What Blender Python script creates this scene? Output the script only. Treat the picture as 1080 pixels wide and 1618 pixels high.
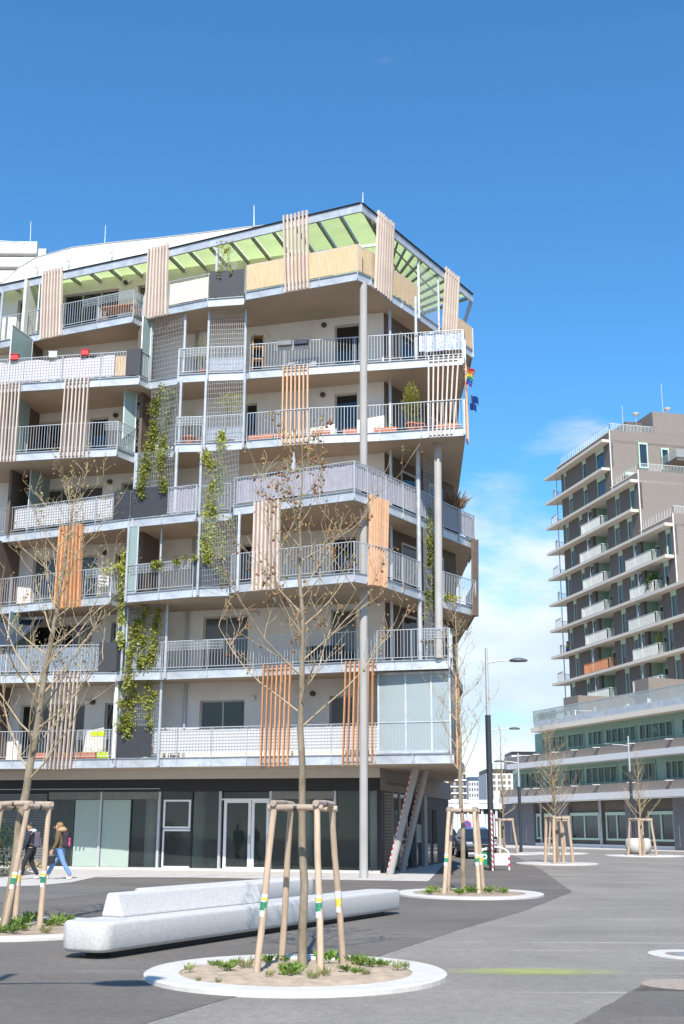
import bpy, bmesh, math, random
from mathutils import Vector, Matrix
RAD = math.radians
random.seed(7)
for o in list(bpy.data.objects):
    bpy.data.objects.remove(o, do_unlink=True)
scn = bpy.context.scene
COL = scn.collection

# ------------------------------------------------------------------ camera
FPX, HOR, CX, CY = 1900.0, 1308.0, 540.0, 809.0     # focal length and horizon in photo pixels (1080 x 1618)
CAMH, ROLL = 1.6, RAD(0.25)
PITCH = math.atan((HOR - CY) / FPX)
cam_d = bpy.data.cameras.new('camera')
cam_d.sensor_fit = 'VERTICAL'; cam_d.sensor_height = 36.0; cam_d.lens = FPX / 1618.0 * 36.0
cam_d.clip_start = 0.1; cam_d.clip_end = 6000
cam = bpy.data.objects.new('camera', cam_d); COL.objects.link(cam)
cam.matrix_world = Matrix.Translation((0, 0, CAMH)) @ Matrix.Rotation(RAD(90) + PITCH, 4, 'X') @ Matrix.Rotation(ROLL, 4, 'Z')
scn.camera = cam

# ------------------------------------------------------------------ sky, sun, exposure
SUN_EL, SUN_AZ = RAD(45), RAD(1.4)          # shadows fall away from the camera, 1.4 degrees to the right
w = bpy.data.worlds.new('World'); scn.world = w; w.use_nodes = True
wn = w.node_tree.nodes; wl_ = w.node_tree.links
for n in list(wn): wn.remove(n)
wo = wn.new('ShaderNodeOutputWorld'); bg = wn.new('ShaderNodeBackground')
sky = wn.new('ShaderNodeTexSky'); sky.sky_type = 'NISHITA'; sky.sun_disc = False
sky.sun_elevation = SUN_EL; sky.sun_rotation = RAD(180) + SUN_AZ
sky.altitude = 150; sky.air_density = 1.0; sky.dust_density = 0.0; sky.ozone_density = 3.0
tc = wn.new('ShaderNodeTexCoord')
mp = wn.new('ShaderNodeMapping'); mp.inputs['Scale'].default_value = (1.0, 1.0, 2.6); mp.inputs['Location'].default_value = (2.1, 1.3, 0.2)
nz = wn.new('ShaderNodeTexNoise'); nz.inputs['Scale'].default_value = 5.5; nz.inputs['Detail'].default_value = 9; nz.inputs['Roughness'].default_value = 0.55
nz.inputs['Distortion'].default_value = 0.15
sep = wn.new('ShaderNodeSeparateXYZ')
cov = wn.new('ShaderNodeMapRange'); cov.inputs[1].default_value = 0.14; cov.inputs[2].default_value = 0.36   # cloud bank thins out with height
cov.inputs[3].default_value = 0.38; cov.inputs[4].default_value = -0.12
add = wn.new('ShaderNodeMath'); add.operation = 'ADD'
rmp = wn.new('ShaderNodeMapRange'); rmp.interpolation_type = 'SMOOTHSTEP'
rmp.inputs[1].default_value = 0.57; rmp.inputs[2].default_value = 0.84; rmp.inputs[3].default_value = 0; rmp.inputs[4].default_value = 0.85
mixc = wn.new('ShaderNodeMix'); mixc.data_type = 'RGBA'
n2 = wn.new('ShaderNodeTexNoise'); n2.inputs['Scale'].default_value = 4.2; n2.inputs['Detail'].default_value = 7; wl_.new(mp.outputs[0], n2.inputs['Vector'])
cr = wn.new('ShaderNodeValToRGB'); cr.color_ramp.elements[0].position = .40; cr.color_ramp.elements[1].position = .62      # lit and shaded cloud
cr.color_ramp.elements[0].color = (3.0, 3.3, 3.75, 1); cr.color_ramp.elements[1].color = (5.2, 5.2, 5.2, 1)
wl_.new(n2.outputs[0], cr.inputs[0]); wl_.new(cr.outputs[0], mixc.inputs[7])
wl_.new(tc.outputs['Generated'], mp.inputs[0]); wl_.new(mp.outputs[0], nz.inputs['Vector'])
wl_.new(tc.outputs['Generated'], sep.inputs[0]); wl_.new(sep.outputs['Z'], cov.inputs[0])
wl_.new(nz.outputs[0], add.inputs[0]); wl_.new(cov.outputs[0], add.inputs[1])
wl_.new(add.outputs[0], rmp.inputs[0]); wl_.new(rmp.outputs[0], mixc.inputs[0])
grd = wn.new('ShaderNodeMix'); grd.data_type = 'RGBA'; grd.blend_type = 'MULTIPLY'; grd.inputs[0].default_value = 1.0; grd.inputs[7].default_value = (.43, .85, 1.05, 1)
wl_.new(sky.outputs[0], grd.inputs[6]); wl_.new(grd.outputs[2], mixc.inputs[6]); wl_.new(mixc.outputs[2], bg.inputs[0])
bg.inputs[1].default_value = 0.14
wl_.new(bg.outputs[0], wo.inputs[0])
sd = bpy.data.lights.new('sun', 'SUN'); sd.energy = 4.3; sd.angle = RAD(0.53); sd.color = (1.0, 0.955, 0.89)
so = bpy.data.objects.new('sun', sd); COL.objects.link(so)
so.rotation_euler = Vector((math.sin(SUN_AZ) * math.cos(SUN_EL), math.cos(SUN_AZ) * math.cos(SUN_EL), -math.sin(SUN_EL))).to_track_quat('-Z', 'Y').to_euler()
so.location = (0, -30, 60)
vs = scn.view_settings
vs.view_transform = 'Standard'; vs.look = 'None'; vs.gamma = 1; vs.exposure = 0.6

# ------------------------------------------------------------------ photo pixel -> place
def ray(x, y):
    u, v = x - CX, -(y - CY); c, s = math.cos(ROLL), math.sin(ROLL)
    uu, vv = u * c - v * s, u * s + v * c
    return Vector((uu, FPX * math.cos(PITCH) - vv * math.sin(PITCH), FPX * math.sin(PITCH) + vv * math.cos(PITCH)))
CAM = Vector((0, 0, CAMH))
def atz(x, y, z=0.0):
    d = ray(x, y); return CAM + d * ((z - CAMH) / d.z)
def aty(x, y, Y):
    d = ray(x, y); return CAM + d * (Y / d.y)
def onplane(x, y, P, n):
    d = ray(x, y); return CAM + d * ((P - CAM).dot(n) / d.dot(n))
def proj(P):
    d = Vector(P) - CAM
    a = d.y * math.cos(PITCH) + d.z * math.sin(PITCH)
    uu = d.x / a * FPX; vv = (-d.y * math.sin(PITCH) + d.z * math.cos(PITCH)) / a * FPX
    c, s = math.cos(ROLL), math.sin(ROLL)
    return CX + uu * c + vv * s, CY - (-uu * s + vv * c)

# ------------------------------------------------------------------ materials
def lin(h):
    if isinstance(h, str):
        r = [int(h[i:i + 2], 16) / 255 for i in (0, 2, 4)]
        return tuple(((c + .055) / 1.055) ** 2.4 if c > .04045 else c / 12.92 for c in r)
    return h
MATS = {}
def M(name, c, rough=0.6, metal=0.0, var=0.12, scale=4.0, bump=0.0, bscale=None, spec=0.5, c2=None, stretch=None, trans=0.0, alpha=None, detail=6, coat=0):
    if name in MATS: return MATS[name]
    m = bpy.data.materials.new(name); m.use_nodes = True
    nt = m.node_tree; N = nt.nodes; L = nt.links
    b = N['Principled BSDF']; out = N['Material Output']
    c = lin(c)
    b.inputs['Roughness'].default_value = rough; b.inputs['Metallic'].default_value = metal
    b.inputs['Specular IOR Level'].default_value = spec
    if coat: b.inputs['Coat Weight'].default_value = coat
    t = N.new('ShaderNodeTexCoord'); mpn = N.new('ShaderNodeMapping')
    if stretch: mpn.inputs['Scale'].default_value = stretch
    L.new(t.outputs['Object'], mpn.inputs[0])
    noi = N.new('ShaderNodeTexNoise'); noi.inputs['Scale'].default_value = scale; noi.inputs['Detail'].default_value = detail
    noi.inputs['Roughness'].default_value = 0.6
    L.new(mpn.outputs[0], noi.inputs['Vector'])
    rp = N.new('ShaderNodeValToRGB'); rp.color_ramp.elements[0].position = 0.3; rp.color_ramp.elements[1].position = 0.7
    a0 = tuple(max(0, x * (1 - var)) for x in c); a1 = tuple(min(1, x * (1 + var)) for x in c) if c2 is None else lin(c2)
    rp.color_ramp.elements[0].color = (*a0, 1); rp.color_ramp.elements[1].color = (*a1, 1)
    L.new(noi.outputs[0], rp.inputs[0])
    # each object a slightly different tone
    oi = N.new('ShaderNodeObjectInfo'); hs = N.new('ShaderNodeHueSaturation'); mr = N.new('ShaderNodeMapRange')
    mr.inputs[3].default_value = 1 - var * .6; mr.inputs[4].default_value = 1 + var * .6
    L.new(oi.outputs['Random'], mr.inputs[0]); L.new(mr.outputs[0], hs.inputs['Value']); L.new(rp.outputs[0], hs.inputs['Color'])
    L.new(hs.outputs[0], b.inputs['Base Color'])
    if bump:
        bn = N.new('ShaderNodeTexNoise'); bn.inputs['Scale'].default_value = bscale or scale * 8; bn.inputs['Detail'].default_value = 4
        L.new(mpn.outputs[0], bn.inputs['Vector'])
        bp = N.new('ShaderNodeBump'); bp.inputs['Strength'].default_value = bump; bp.inputs['Distance'].default_value = 0.02
        L.new(bn.outputs[0], bp.inputs['Height']); L.new(bp.outputs[0], b.inputs['Normal'])
    if trans:
        tl = N.new('ShaderNodeBsdfTranslucent'); L.new(hs.outputs[0], tl.inputs[0])
        mx = N.new('ShaderNodeMixShader'); mx.inputs[0].default_value = trans
        L.new(b.outputs[0], mx.inputs[1]); L.new(tl.outputs[0], mx.inputs[2]); L.new(mx.outputs[0], out.inputs[0])
    if alpha is not None:
        tr = N.new('ShaderNodeBsdfTransparent'); mx = N.new('ShaderNodeMixShader'); mx.inputs[0].default_value = alpha
        L.new(tr.outputs[0], mx.inputs[1]); L.new(b.outputs[0], mx.inputs[2]); L.new(mx.outputs[0], out.inputs[0])
    m['p'] = 1
    MATS[name] = m
    return m
def MS(name, ca, cb, period, axis='Z', rough=0.7, duty=0.5, diag=0.0, trans=0.0):
    """stripes along an object axis (printed cloth, warning tape)"""
    if name in MATS: return MATS[name]
    m = bpy.data.materials.new(name); m.use_nodes = True
    nt = m.node_tree; N = nt.nodes; L = nt.links; b = N['Principled BSDF']; b.inputs['Roughness'].default_value = rough
    t = N.new('ShaderNodeTexCoord'); s = N.new('ShaderNodeSeparateXYZ'); L.new(t.outputs['Object'], s.inputs[0])
    x = N.new('ShaderNodeMath'); x.operation = 'MULTIPLY_ADD'; x.inputs[1].default_value = diag
    L.new(s.outputs['X'], x.inputs[0]); L.new(s.outputs[axis], x.inputs[2])
    d = N.new('ShaderNodeMath'); d.operation = 'DIVIDE'; d.inputs[1].default_value = period; L.new(x.outputs[0], d.inputs[0])
    f = N.new('ShaderNodeMath'); f.operation = 'FRACT'; L.new(d.outputs[0], f.inputs[0])
    g = N.new('ShaderNodeMath'); g.operation = 'GREATER_THAN'; g.inputs[1].default_value = duty; L.new(f.outputs[0], g.inputs[0])
    mx = N.new('ShaderNodeMix'); mx.data_type = 'RGBA'; mx.inputs[6].default_value = (*lin(ca), 1); mx.inputs[7].default_value = (*lin(cb), 1)
    L.new(g.outputs[0], mx.inputs[0]); L.new(mx.outputs[2], b.inputs['Base Color'])
    if trans:
        tl = N.new('ShaderNodeBsdfTranslucent'); L.new(mx.outputs[2], tl.inputs[0])
        ms = N.new('ShaderNodeMixShader'); ms.inputs[0].default_value = trans
        L.new(b.outputs[0], ms.inputs[1]); L.new(tl.outputs[0], ms.inputs[2]); L.new(ms.outputs[0], N['Material Output'].inputs[0])
    MATS[name] = m; return m

plaster = M('plaster', (.71, .67, .61), .9, var=.09, scale=.9, bump=.05, bscale=60)
plaster2 = M('plaster_top', (.70, .67, .58), .9, var=.06, scale=.7, bump=.05, bscale=60)
soffit = M('soffit_concrete', (.42, .335, .25), .85, var=.14, scale=.55, bump=.06, bscale=30)
galv = M('galvanised_steel', (.49, .51, .525), .45, .35, var=.2, scale=3.0)
galv_d = M('galvanised_dark', (.40, .43, .455), .45, .45, var=.12, scale=3.0)
rail_m = M('railing_steel', (.52, .545, .56), .45, .35, var=.05)
woodg = M('weathered_larch', (.58, .47, .395), .8, var=.22, scale=2.5, stretch=(9, 9, .6), bump=.25)
woodo = M('orange_larch', (.56, .27, .125), .75, var=.25, scale=2.5, stretch=(9, 9, .6), bump=.25)
woodl = M('pale_larch', (.60, .36, .215), .75, var=.22, scale=2.5, stretch=(9, 9, .6), bump=.25)
stake_m = M('round_timber', (.48, .355, .25), .85, var=.22, scale=3, stretch=(6, 6, .7), bump=.3)
bamboo = M('bamboo_mat', (.60, .43, .25), .8, var=.25, scale=9, stretch=(6, 6, .25), bump=.5, bscale=60)
picket = M('pale_pickets', (.72, .62, .52), .8, var=.2, scale=6, stretch=(6, 6, .3))
black = M('charcoal_board', (.036, .037, .042), .55, var=.1)
blackm = M('black_metal', (.012, .012, .014), .5, var=.1)
concrete = M('column_concrete', (.37, .35, .325), .8, var=.10, scale=2.5, bump=.1, stretch=(1, 1, .4))
white = M('white_paint', (.80, .80, .79), .6, var=.04)
whiteroof = M('white_roof_membrane', (.66, .645, .62), .6, var=.03, scale=.6)
gframe = M('grey_window_frame', (.42, .41, .385), .5, var=.05)
pane_m = M('dark_window_glass', (.018, .020, .022), .04, var=.3, scale=.4, spec=.6)
pane_b = M('window_glass_with_blind', (.085, .092, .088), .10, var=.3, scale=.6, spec=.6)
frost = M('frosted_green_glass', (.40, .52, .485), .25, var=.06, scale=1.5, trans=.35)
frostb = M('frosted_blue_glass', (.46, .53, .54), .22, var=.05, scale=1.5, trans=.3)
greenroof = M('green_roof_sheet', (.78, .86, .58), .35, var=.05, scale=1.2, trans=.7)
fabricp = M('lilac_fabric', (.42, .40, .455), .85, var=.12, scale=5, trans=.25)
banner = MS('white_banner', (.70, .69, .68), (.40, .39, .40), .11, 'Z', .75, .6, trans=.2)
bannerp = MS('pinkish_white_banner', (.72, .69, .69), (.52, .48, .50), .12, 'Z', .75, .6, trans=.2)
terra = M('terracotta', (.48, .16, .075), .8, var=.15)
leafy = M('fresh_vine_leaf', (.36, .38, .075), .6, var=.45, scale=3, trans=.3)
leafg = M('green_leaf', (.085, .15, .03), .6, var=.5, scale=6, trans=.3)
leafd = M('dark_leaf', (.03, .06, .018), .6, var=.4, scale=6, trans=.2)
drygrass = M('dry_grass', (.44, .28, .16), .8, var=.4, scale=6, trans=.3)
stem_m = M('brown_stem', (.16, .10, .06), .85, var=.3)
bark = M('plane_bark', (.22, .17, .11), .85, var=.3, scale=7, bump=.5, c2=(.36, .29, .20), stretch=(1, 1, .45))
twig_m = M('twig_bark', (.44, .34, .21), .85, var=.25, scale=5)
bud_m = M('brown_buds', (.30, .15, .065), .85, var=.45, scale=8)
brown = M('brown_board', (.13, .095, .075), .7, var=.1)
redm = M('red_plastic', (.55, .03, .035), .45, var=.1)

# ------------------------------------------------------------------ mesh builder
class MB:
    def __init__(s): s.v = []; s.f = []
    def add(s, vs, fs):
        n = len(s.v); s.v += [tuple(p) for p in vs]; s.f += [tuple(i + n for i in f) for f in fs]; return s
    def hexa(s, b, t):          # two quads (counter-clockwise from above), bottom and top
        return s.add(list(b) + list(t), [(3, 2, 1, 0), (4, 5, 6, 7), (0, 1, 5, 4), (1, 2, 6, 5), (2, 3, 7, 6), (3, 0, 4, 7)])
    def box(s, c, d, rz=0.0):
        cs, sn = math.cos(rz), math.sin(rz); x, y, z = c; a, b, h = d[0] / 2, d[1] / 2, d[2] / 2
        q = [(x + i * a * cs - j * b * sn, y + i * a * sn + j * b * cs) for i, j in ((-1, -1), (1, -1), (1, 1), (-1, 1))]
        return s.hexa([(p[0], p[1], z - h) for p in q], [(p[0], p[1], z + h) for p in q])
    def bar(s, p, q, wd, ht, up=(0, 0, 1), off=0):   # rectangular bar from p to q
        p, q = Vector(p), Vector(q); d = (q - p)
        if d.length < 1e-6: return s
        d.normalize(); up = Vector(up)
        if abs(d.dot(up)) > .99: up = Vector((0, 1, 0)) if abs(d.y) < .9 else Vector((1, 0, 0))
        sd = d.cross(up).normalized(); u2 = sd.cross(d).normalized()
        o = [sd * (i * wd / 2) + u2 * (j * ht / 2) for i, j in ((-1, -1), (1, -1), (1, 1), (-1, 1))]
        vs = [p + k for k in o] + [q + k for k in o]
        return s.add(vs, [(0, 1, 2, 3), (7, 6, 5, 4), (1, 0, 4, 5), (2, 1, 5, 6), (3, 2, 6, 7), (0, 3, 7, 4)])
    def prism(s, poly, z0, z1):
        n = len(poly)
        a = sum(poly[i][0] * poly[(i + 1) % n][1] - poly[(i + 1) % n][0] * poly[i][1] for i in range(n))
        if a < 0: poly = poly[::-1]
        vs = [(p[0], p[1], z0) for p in poly] + [(p[0], p[1], z1) for p in poly]
        return s.add(vs, [tuple(range(n - 1, -1, -1)), tuple(range(n, 2 * n))] + [(i, (i + 1) % n, n + (i + 1) % n, n + i) for i in range(n)])
    def tube(s, pts, r, n=8, caps=True):
        pts = [Vector(p) for p in pts]; k = len(pts)
        if not isinstance(r, (list, tuple)): r = [r] * k
        vs = []; ref = None
        for i, p in enumerate(pts):
            d = (pts[min(i + 1, k - 1)] - pts[max(i - 1, 0)]).normalized()
            if ref is None: ref = Vector((1, 0, 0)) if abs(d.x) < .8 else Vector((0, 1, 0))
            a = (ref - d * ref.dot(d)).normalized(); ref = a; b = d.cross(a)
            for j in range(n):
                t = 2 * math.pi * j / n; vs.append(p + (a * math.cos(t) + b * math.sin(t)) * r[i])
        fs = [(i * n + j, i * n + (j + 1) % n, (i + 1) * n + (j + 1) % n, (i + 1) * n + j) for i in range(k - 1) for j in range(n)]
        s.add(vs, fs)
        if caps: s.add(vs[:n], [tuple(range(n - 1, -1, -1))]); s.add(vs[-n:], [tuple(range(n))])
        return s
    def lathe(s, c, prof, n=16, sx=1, sy=1):
        vs = []; k = len(prof)
        for r, z in prof:
            for j in range(n):
                t = 2 * math.pi * j / n; vs.append((c[0] + r * sx * math.cos(t), c[1] + r * sy * math.sin(t), c[2] + z))
        fs = [(i * n + j, i * n + (j + 1) % n, (i + 1) * n + (j + 1) % n, (i + 1) * n + j) for i in range(k - 1) for j in range(n)]
        s.add(vs, fs); s.add(vs[:n], [tuple(range(n - 1, -1, -1))]); s.add(vs[-n:], [tuple(range(n))])
        return s
    def blob(s, c, r, n=8, m=5, jit=0.0, rng=random):
        vs = []; c = Vector(c); rr = r if isinstance(r, (list, tuple)) else (r, r, r)
        for i in range(m + 1):
            th = math.pi * i / m
            for j in range(n):
                ph = 2 * math.pi * j / n; k = 1 + rng.uniform(-jit, jit)
                vs.append((c.x + rr[0] * k * math.sin(th) * math.cos(ph), c.y + rr[1] * k * math.sin(th) * math.sin(ph), c.z - rr[2] * k * math.cos(th)))
        fs = [(i * n + j, i * n + (j + 1) % n, (i + 1) * n + (j + 1) % n, (i + 1) * n + j) for i in range(m) for j in range(n)]
        return s.add(vs, fs)
    def leaf(s, p, d, L, W, rng=random):
        p = Vector(p); d = Vector(d).normalized(); r = Vector((rng.uniform(-1, 1), rng.uniform(-1, 1), rng.uniform(-1, 1)))
        sd = d.cross(r)
        if sd.length < 1e-3: sd = Vector((1, 0, 0))
        sd.normalize(); mid = p + d * L * .5 + d.cross(sd) * L * .12
        return s.add([p, mid + sd * W / 2, p + d * L, mid - sd * W / 2], [(0, 1, 2, 3)])
    def build(s, name, mat, parent=None, smooth=False, kind=None, bevel=0):
        if not s.v: s.v = [(0, 0, 0), (.001, 0, 0), (0, .001, 0)]; s.f = [(0, 1, 2)]
        xs = [p[0] for p in s.v]; ys = [p[1] for p in s.v]; zs = [p[2] for p in s.v]
        org = Vector(((min(xs) + max(xs)) / 2, (min(ys) + max(ys)) / 2, min(zs)))
        me = bpy.data.meshes.new(name); me.from_pydata([(p[0] - org.x, p[1] - org.y, p[2] - org.z) for p in s.v], [], s.f)
        me.materials.append(mat)
        if smooth: me.polygons.foreach_set('use_smooth', [len(f) <= 4 for f in s.f])
        me.update()
        return place(name, me, org, parent, kind, bevel)
WL = {}
def wloc(o): return WL.get(o.name, Vector((0, 0, 0)))
def place(name, me, loc, parent=None, kind=None, bevel=0, rz=0):
    o = bpy.data.objects.new(name, me); COL.objects.link(o)
    WL[o.name] = Vector(loc)
    if parent:
        o.parent = parent; o.location = Vector(loc) - wloc(parent)
    else: o.location = loc
    o.rotation_euler.z = rz
    if kind: o['kind'] = kind
    if bevel:
        b = o.modifiers.new('bevel', 'BEVEL'); b.width = bevel; b.segments = 2; b.limit_method = 'ANGLE'
    return o
def thing(name, label, cat, loc=(0, 0, 0), group=None):
    o = bpy.data.objects.new(name, None); COL.objects.link(o); o.empty_display_size = .2
    o.location = loc; WL[o.name] = Vector(loc); return tag(o, label, cat, group)
def tag(o, label, cat, group=None):
    o['label'] = label; o['category'] = cat
    if group: o['group'] = group
    return o
def copy_tree(o, parent=None):
    c = o.copy(); COL.objects.link(c); c.parent = parent
    for ch in o.children: copy_tree(ch, c)
    return c
def V(*a): return Vector(a)
def box(name, c, d, mat, parent=None, rz=0, bevel=0, kind=None): return MB().box(c, d, rz).build(name, mat, parent, bevel=bevel, kind=kind)

# ================================================================== THE SETTING: ground
def asphalt(name, c, streak=0.0):
    m = bpy.data.materials.new(name); m.use_nodes = True
    N = m.node_tree.nodes; L = m.node_tree.links; b = N['Principled BSDF']; b.inputs['Roughness'].default_value = .85; b.inputs['Specular IOR Level'].default_value = .3
    t = N.new('ShaderNodeTexCoord')
    def noise(sc, det, st=None):
        mpn = N.new('ShaderNodeMapping')
        if st: mpn.inputs['Scale'].default_value = st
        L.new(t.outputs['Object'], mpn.inputs[0])
        n = N.new('ShaderNodeTexNoise'); n.inputs['Scale'].default_value = sc; n.inputs['Detail'].default_value = det; n.inputs['Roughness'].default_value = .65
        L.new(mpn.outputs[0], n.inputs['Vector']); return n
    big = noise(.35, 5); fine = noise(55, 4); med = noise(9, 5); st = noise(1.0, 5, (.05, 2.2, 1)); spk = noise(28, 2)
    def rng_(n, a, bb, lo, hi):
        r = N.new('ShaderNodeMapRange'); r.inputs[1].default_value = a; r.inputs[2].default_value = bb; r.inputs[3].default_value = lo; r.inputs[4].default_value = hi
        L.new(n.outputs[0], r.inputs[0]); return r
    def mul(a, bb):
        x = N.new('ShaderNodeMath'); x.operation = 'MULTIPLY'; L.new(a.outputs[0], x.inputs[0]); L.new(bb.outputs[0], x.inputs[1]); return x
    v = mul(mul(rng_(big, .3, .7, .80, 1.18), rng_(fine, .3, .7, .66, 1.34)), rng_(st, .60, .66, 1, 1 + streak))
    v = mul(mul(v, rng_(spk, .70, .75, 1.0, 1.7)), rng_(med, .3, .7, .84, 1.16))
    h = N.new('ShaderNodeHueSaturation'); h.inputs['Color'].default_value = (*c, 1); L.new(v.outputs[0], h.inputs['Value'])
    L.new(h.outputs[0], b.inputs['Base Color'])
    bp = N.new('ShaderNodeBump'); bp.inputs['Strength'].default_value = .35; bp.inputs['Distance'].default_value = .01
    L.new(fine.outputs[0], bp.inputs['Height']); L.new(bp.outputs[0], b.inputs['Normal'])
    return m
asph_l = asphalt('worn_light_asphalt', (.25, .226, .196), .55)
asph_d = asphalt('fresh_dark_asphalt', (.155, .138, .120), .5)
pave_m = M('pale_paving', (.50, .47, .43), .85, var=.10, scale=3, bump=.1)
kerb_m = M('white_concrete_kerb', (.58, .55, .50), .85, var=.08, scale=5, bump=.15, bscale=60)
soil_m = M('sandy_soil', (.40, .31, .22), .95, var=.25, scale=6, bump=.8, bscale=30)
grass_m = M('grass_ground', (.13, .18, .045), .9, var=.3, scale=1.2)
g = MB().add([(-900, -60, 0), (900, -60, 0), (900, 2600, 0), (-900, 2600, 0)], [(0, 1, 2, 3)]).build('ground', asph_l); g['kind'] = 'structure'
def sheet(name, px, z, mat, kind='structure', flat=False):
    pts = [atz(x, y, z) for x, y in px] if not flat else [V(x, y, z) for x, y in px]
    if name == 'road':
        rg = random.Random(5); out = []
        for i in range(len(pts)):
            a, b = pts[i], pts[(i + 1) % len(pts)]; k = min(60, max(1, int((b - a).length / .18)))
            for j in range(k): p = a.lerp(b, j / k); out.append(p + V(rg.uniform(-.012, .012), rg.uniform(-.015, .015), 0))
        pts = out
    o = MB().add(pts, [tuple(range(len(pts)))]).build(name, mat)
    me = o.data
    if me.polygons[0].normal.z < 0: me.flip_normals()
    o['kind'] = kind; return o
sheet('road', [(858, 1376), (880, 1392), (904, 1409), (828, 1439), (721, 1470), (590, 1513), (560, 1540), (440, 1560), (359, 1577), (224, 1618), (140, 1660), (-120, 1640), (-100, 1345), (650, 1345), (800, 1345)], .004, asph_d)
sheet('road', [(1012, 1557), (1150, 1556), (1150, 1680), (800, 1680), (906, 1618), (960, 1588)], .004, asph_d)
asph_m = asphalt('mid_asphalt', (.165, .153, .138), .1)
sheet('road', [(-60, 1432), (60, 1423), (150, 1413), (228, 1402), (180, 1398), (90, 1398), (-60, 1401)], .008, asph_m)
# forecourt paving in front of the shop windows, laid in slabs
pv = [(-60, 1403), (60, 1399), (112, 1394), (150, 1386), (300, 1386.5), (676, 1392.5), (690, 1378), (704, 1362), (716, 1351), (650, 1351), (612, 1372), (598, 1377), (300, 1371), (20, 1371), (60, 1381), (-60, 1392)]
sheet('pavement', pv, .012, pave_m)
pvk = MB()
pts = [atz(x, y, .012) for x, y in pv[3:6]]
for i in range(len(pts) - 1):
    a, b = pts[i], pts[i + 1]; n = int((b - a).length / 1.2)
    for k in range(n + 1):
        p = a.lerp(b, k / max(1, n)); pvk.bar(p + V(-.05, .1, .001), p + V(.75, 2.6, .001), .02, .006)
pvk.build('paving_joint', M('paving_joint_dark', (.26, .24, .22), .9), bpy.data.objects['pavement'])
# far side pavement along the tower, grass slope beyond the street
sheet('pavement', [(770, 1339.5), (905, 1341.5), (1100, 1346.5), (1200, 1342), (1100, 1336), (770, 1333)], .012, pave_m)
gr = sheet('grass_slope', [(700, 1330), (764, 1330), (764, 1321), (700, 1321)], .03, grass_m)
# yellow chalk mark sprayed on the road
ym = M('yellow_spray', (.62, .66, .16), .9)
yn = ym.node_tree; N = yn.nodes; L = yn.links
gt = N.new('ShaderNodeTexCoord'); gn = N.new('ShaderNodeTexNoise'); gn.inputs['Scale'].default_value = 3.5; gn.inputs['Detail'].default_value = 9; gn.inputs['Roughness'].default_value = .75; L.new(gt.outputs['Object'], gn.inputs['Vector'])
gl = N.new('ShaderNodeTexGradient'); gl.gradient_type = 'SPHERICAL'
gm = N.new('ShaderNodeMapping'); gm.inputs['Scale'].default_value = (.75, 1.9, 1); gm.inputs['Rotation'].default_value = (0, 0, -.62); L.new(gt.outputs['Object'], gm.inputs[0]); L.new(gm.outputs[0], gl.inputs[0])
mu = N.new('ShaderNodeMath'); mu.operation = 'MULTIPLY'; L.new(gn.outputs[0], mu.inputs[0]); L.new(gl.outputs['Fac'], mu.inputs[1])
mr = N.new('ShaderNodeMapRange'); mr.inputs[1].default_value = .06; mr.inputs[2].default_value = .55; mr.inputs[4].default_value = .32; L.new(mu.outputs[0], mr.inputs[0])
tr = N.new('ShaderNodeBsdfTransparent'); mx = N.new('ShaderNodeMixShader'); L.new(mr.outputs[0], mx.inputs[0]); L.new(tr.outputs[0], mx.inputs[1]); L.new(N['Principled BSDF'].outputs[0], mx.inputs[2]); L.new(mx.outputs[0], N['Material Output'].inputs[0])
yc = atz(840, 1535, .004)
yo = MB().box((yc.x, yc.y, .0055), (3.6, 3.4, .003)).build('paint_mark', ym)
tag(yo, 'faint yellow-green spray paint smear on the light grey asphalt', 'paint mark')

# ================================================================== MAIN APARTMENT BUILDING
Z = {k: 4.17 + 2.88 * (k - 1) for k in range(1, 8)}; Z[8] = 24.02; Z[1] = 4.05; Z[2] = 7.18
B = thing('apartment_building', 'pale seven-storey apartment house with zigzag balconies, timber slat screens and green glazed roof canopy', 'building', (0, 44, 0))
E = {
 7: [(-30, 556), (41, 542), (98, 530), (209, 509), (225, 518), (232, 505), (266, 497), (328, 485), (386, 481), (388, 474), (564, 442.6), (585, 452), (609, 472), (659, 504), (746, 566)],
 6: [(-40, 623), (35, 618), (219, 607), (234, 615), (281, 607), (282, 604.7), (326, 602), (385, 600), (394, 598), (731, 576)],
 5: [(-40, 732), (24.4, 728.5), (94, 724.5), (183.3, 720.4), (211, 731.6), (234, 724), (274, 722), (275.5, 714.4), (319, 713.3), (385, 709.5), (389, 708.8), (488, 701), (600, 696.5), (733, 688)],
 4: [(-40, 862), (13, 856), (98, 846.7), (204, 833.4), (308, 823.3), (313, 825.5), (366, 821), (369, 814), (402, 810), (559, 789.6), (579, 797), (662, 831), (698.4, 847.6), (750, 868.5)],
 3: [(-40, 974), (62, 964), (133, 957.5), (173, 954.5), (194, 961.5), (199, 952), (304, 943), (363, 941), (364.4, 936.7), (402, 933), (559, 919), (579, 922.6), (607, 928), (662, 947), (699, 960), (750.5, 973.5)],
 2: [(-40, 1080), (0, 1079), (127, 1077), (184, 1076.6), (200, 1074), (254, 1073.5), (400, 1068.5), (463, 1065), (540, 1061.5), (709, 1056)]}
EDGE = {k: [atz(x, y, Z[k] - .33).xy for x, y in E[k]] for k in E}
EDGE[1] = [V(-15.2, 47.1), V(-11.2, 46.3), V(-3.35, 43.6), V(1.2, 42.0), V(3.8, 41.15)]
EDGE[8] = [atz(x, y, 24.02).xy for x, y in [(-40, 460), (0, 452), (235, 402), (570, 322), (745, 466)]]
Q = V(1.6, 43.6); UL = V(-.9627, .2706); NO = V(-.2706, -.9627); DR = V(.55, .835).normalized()
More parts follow.
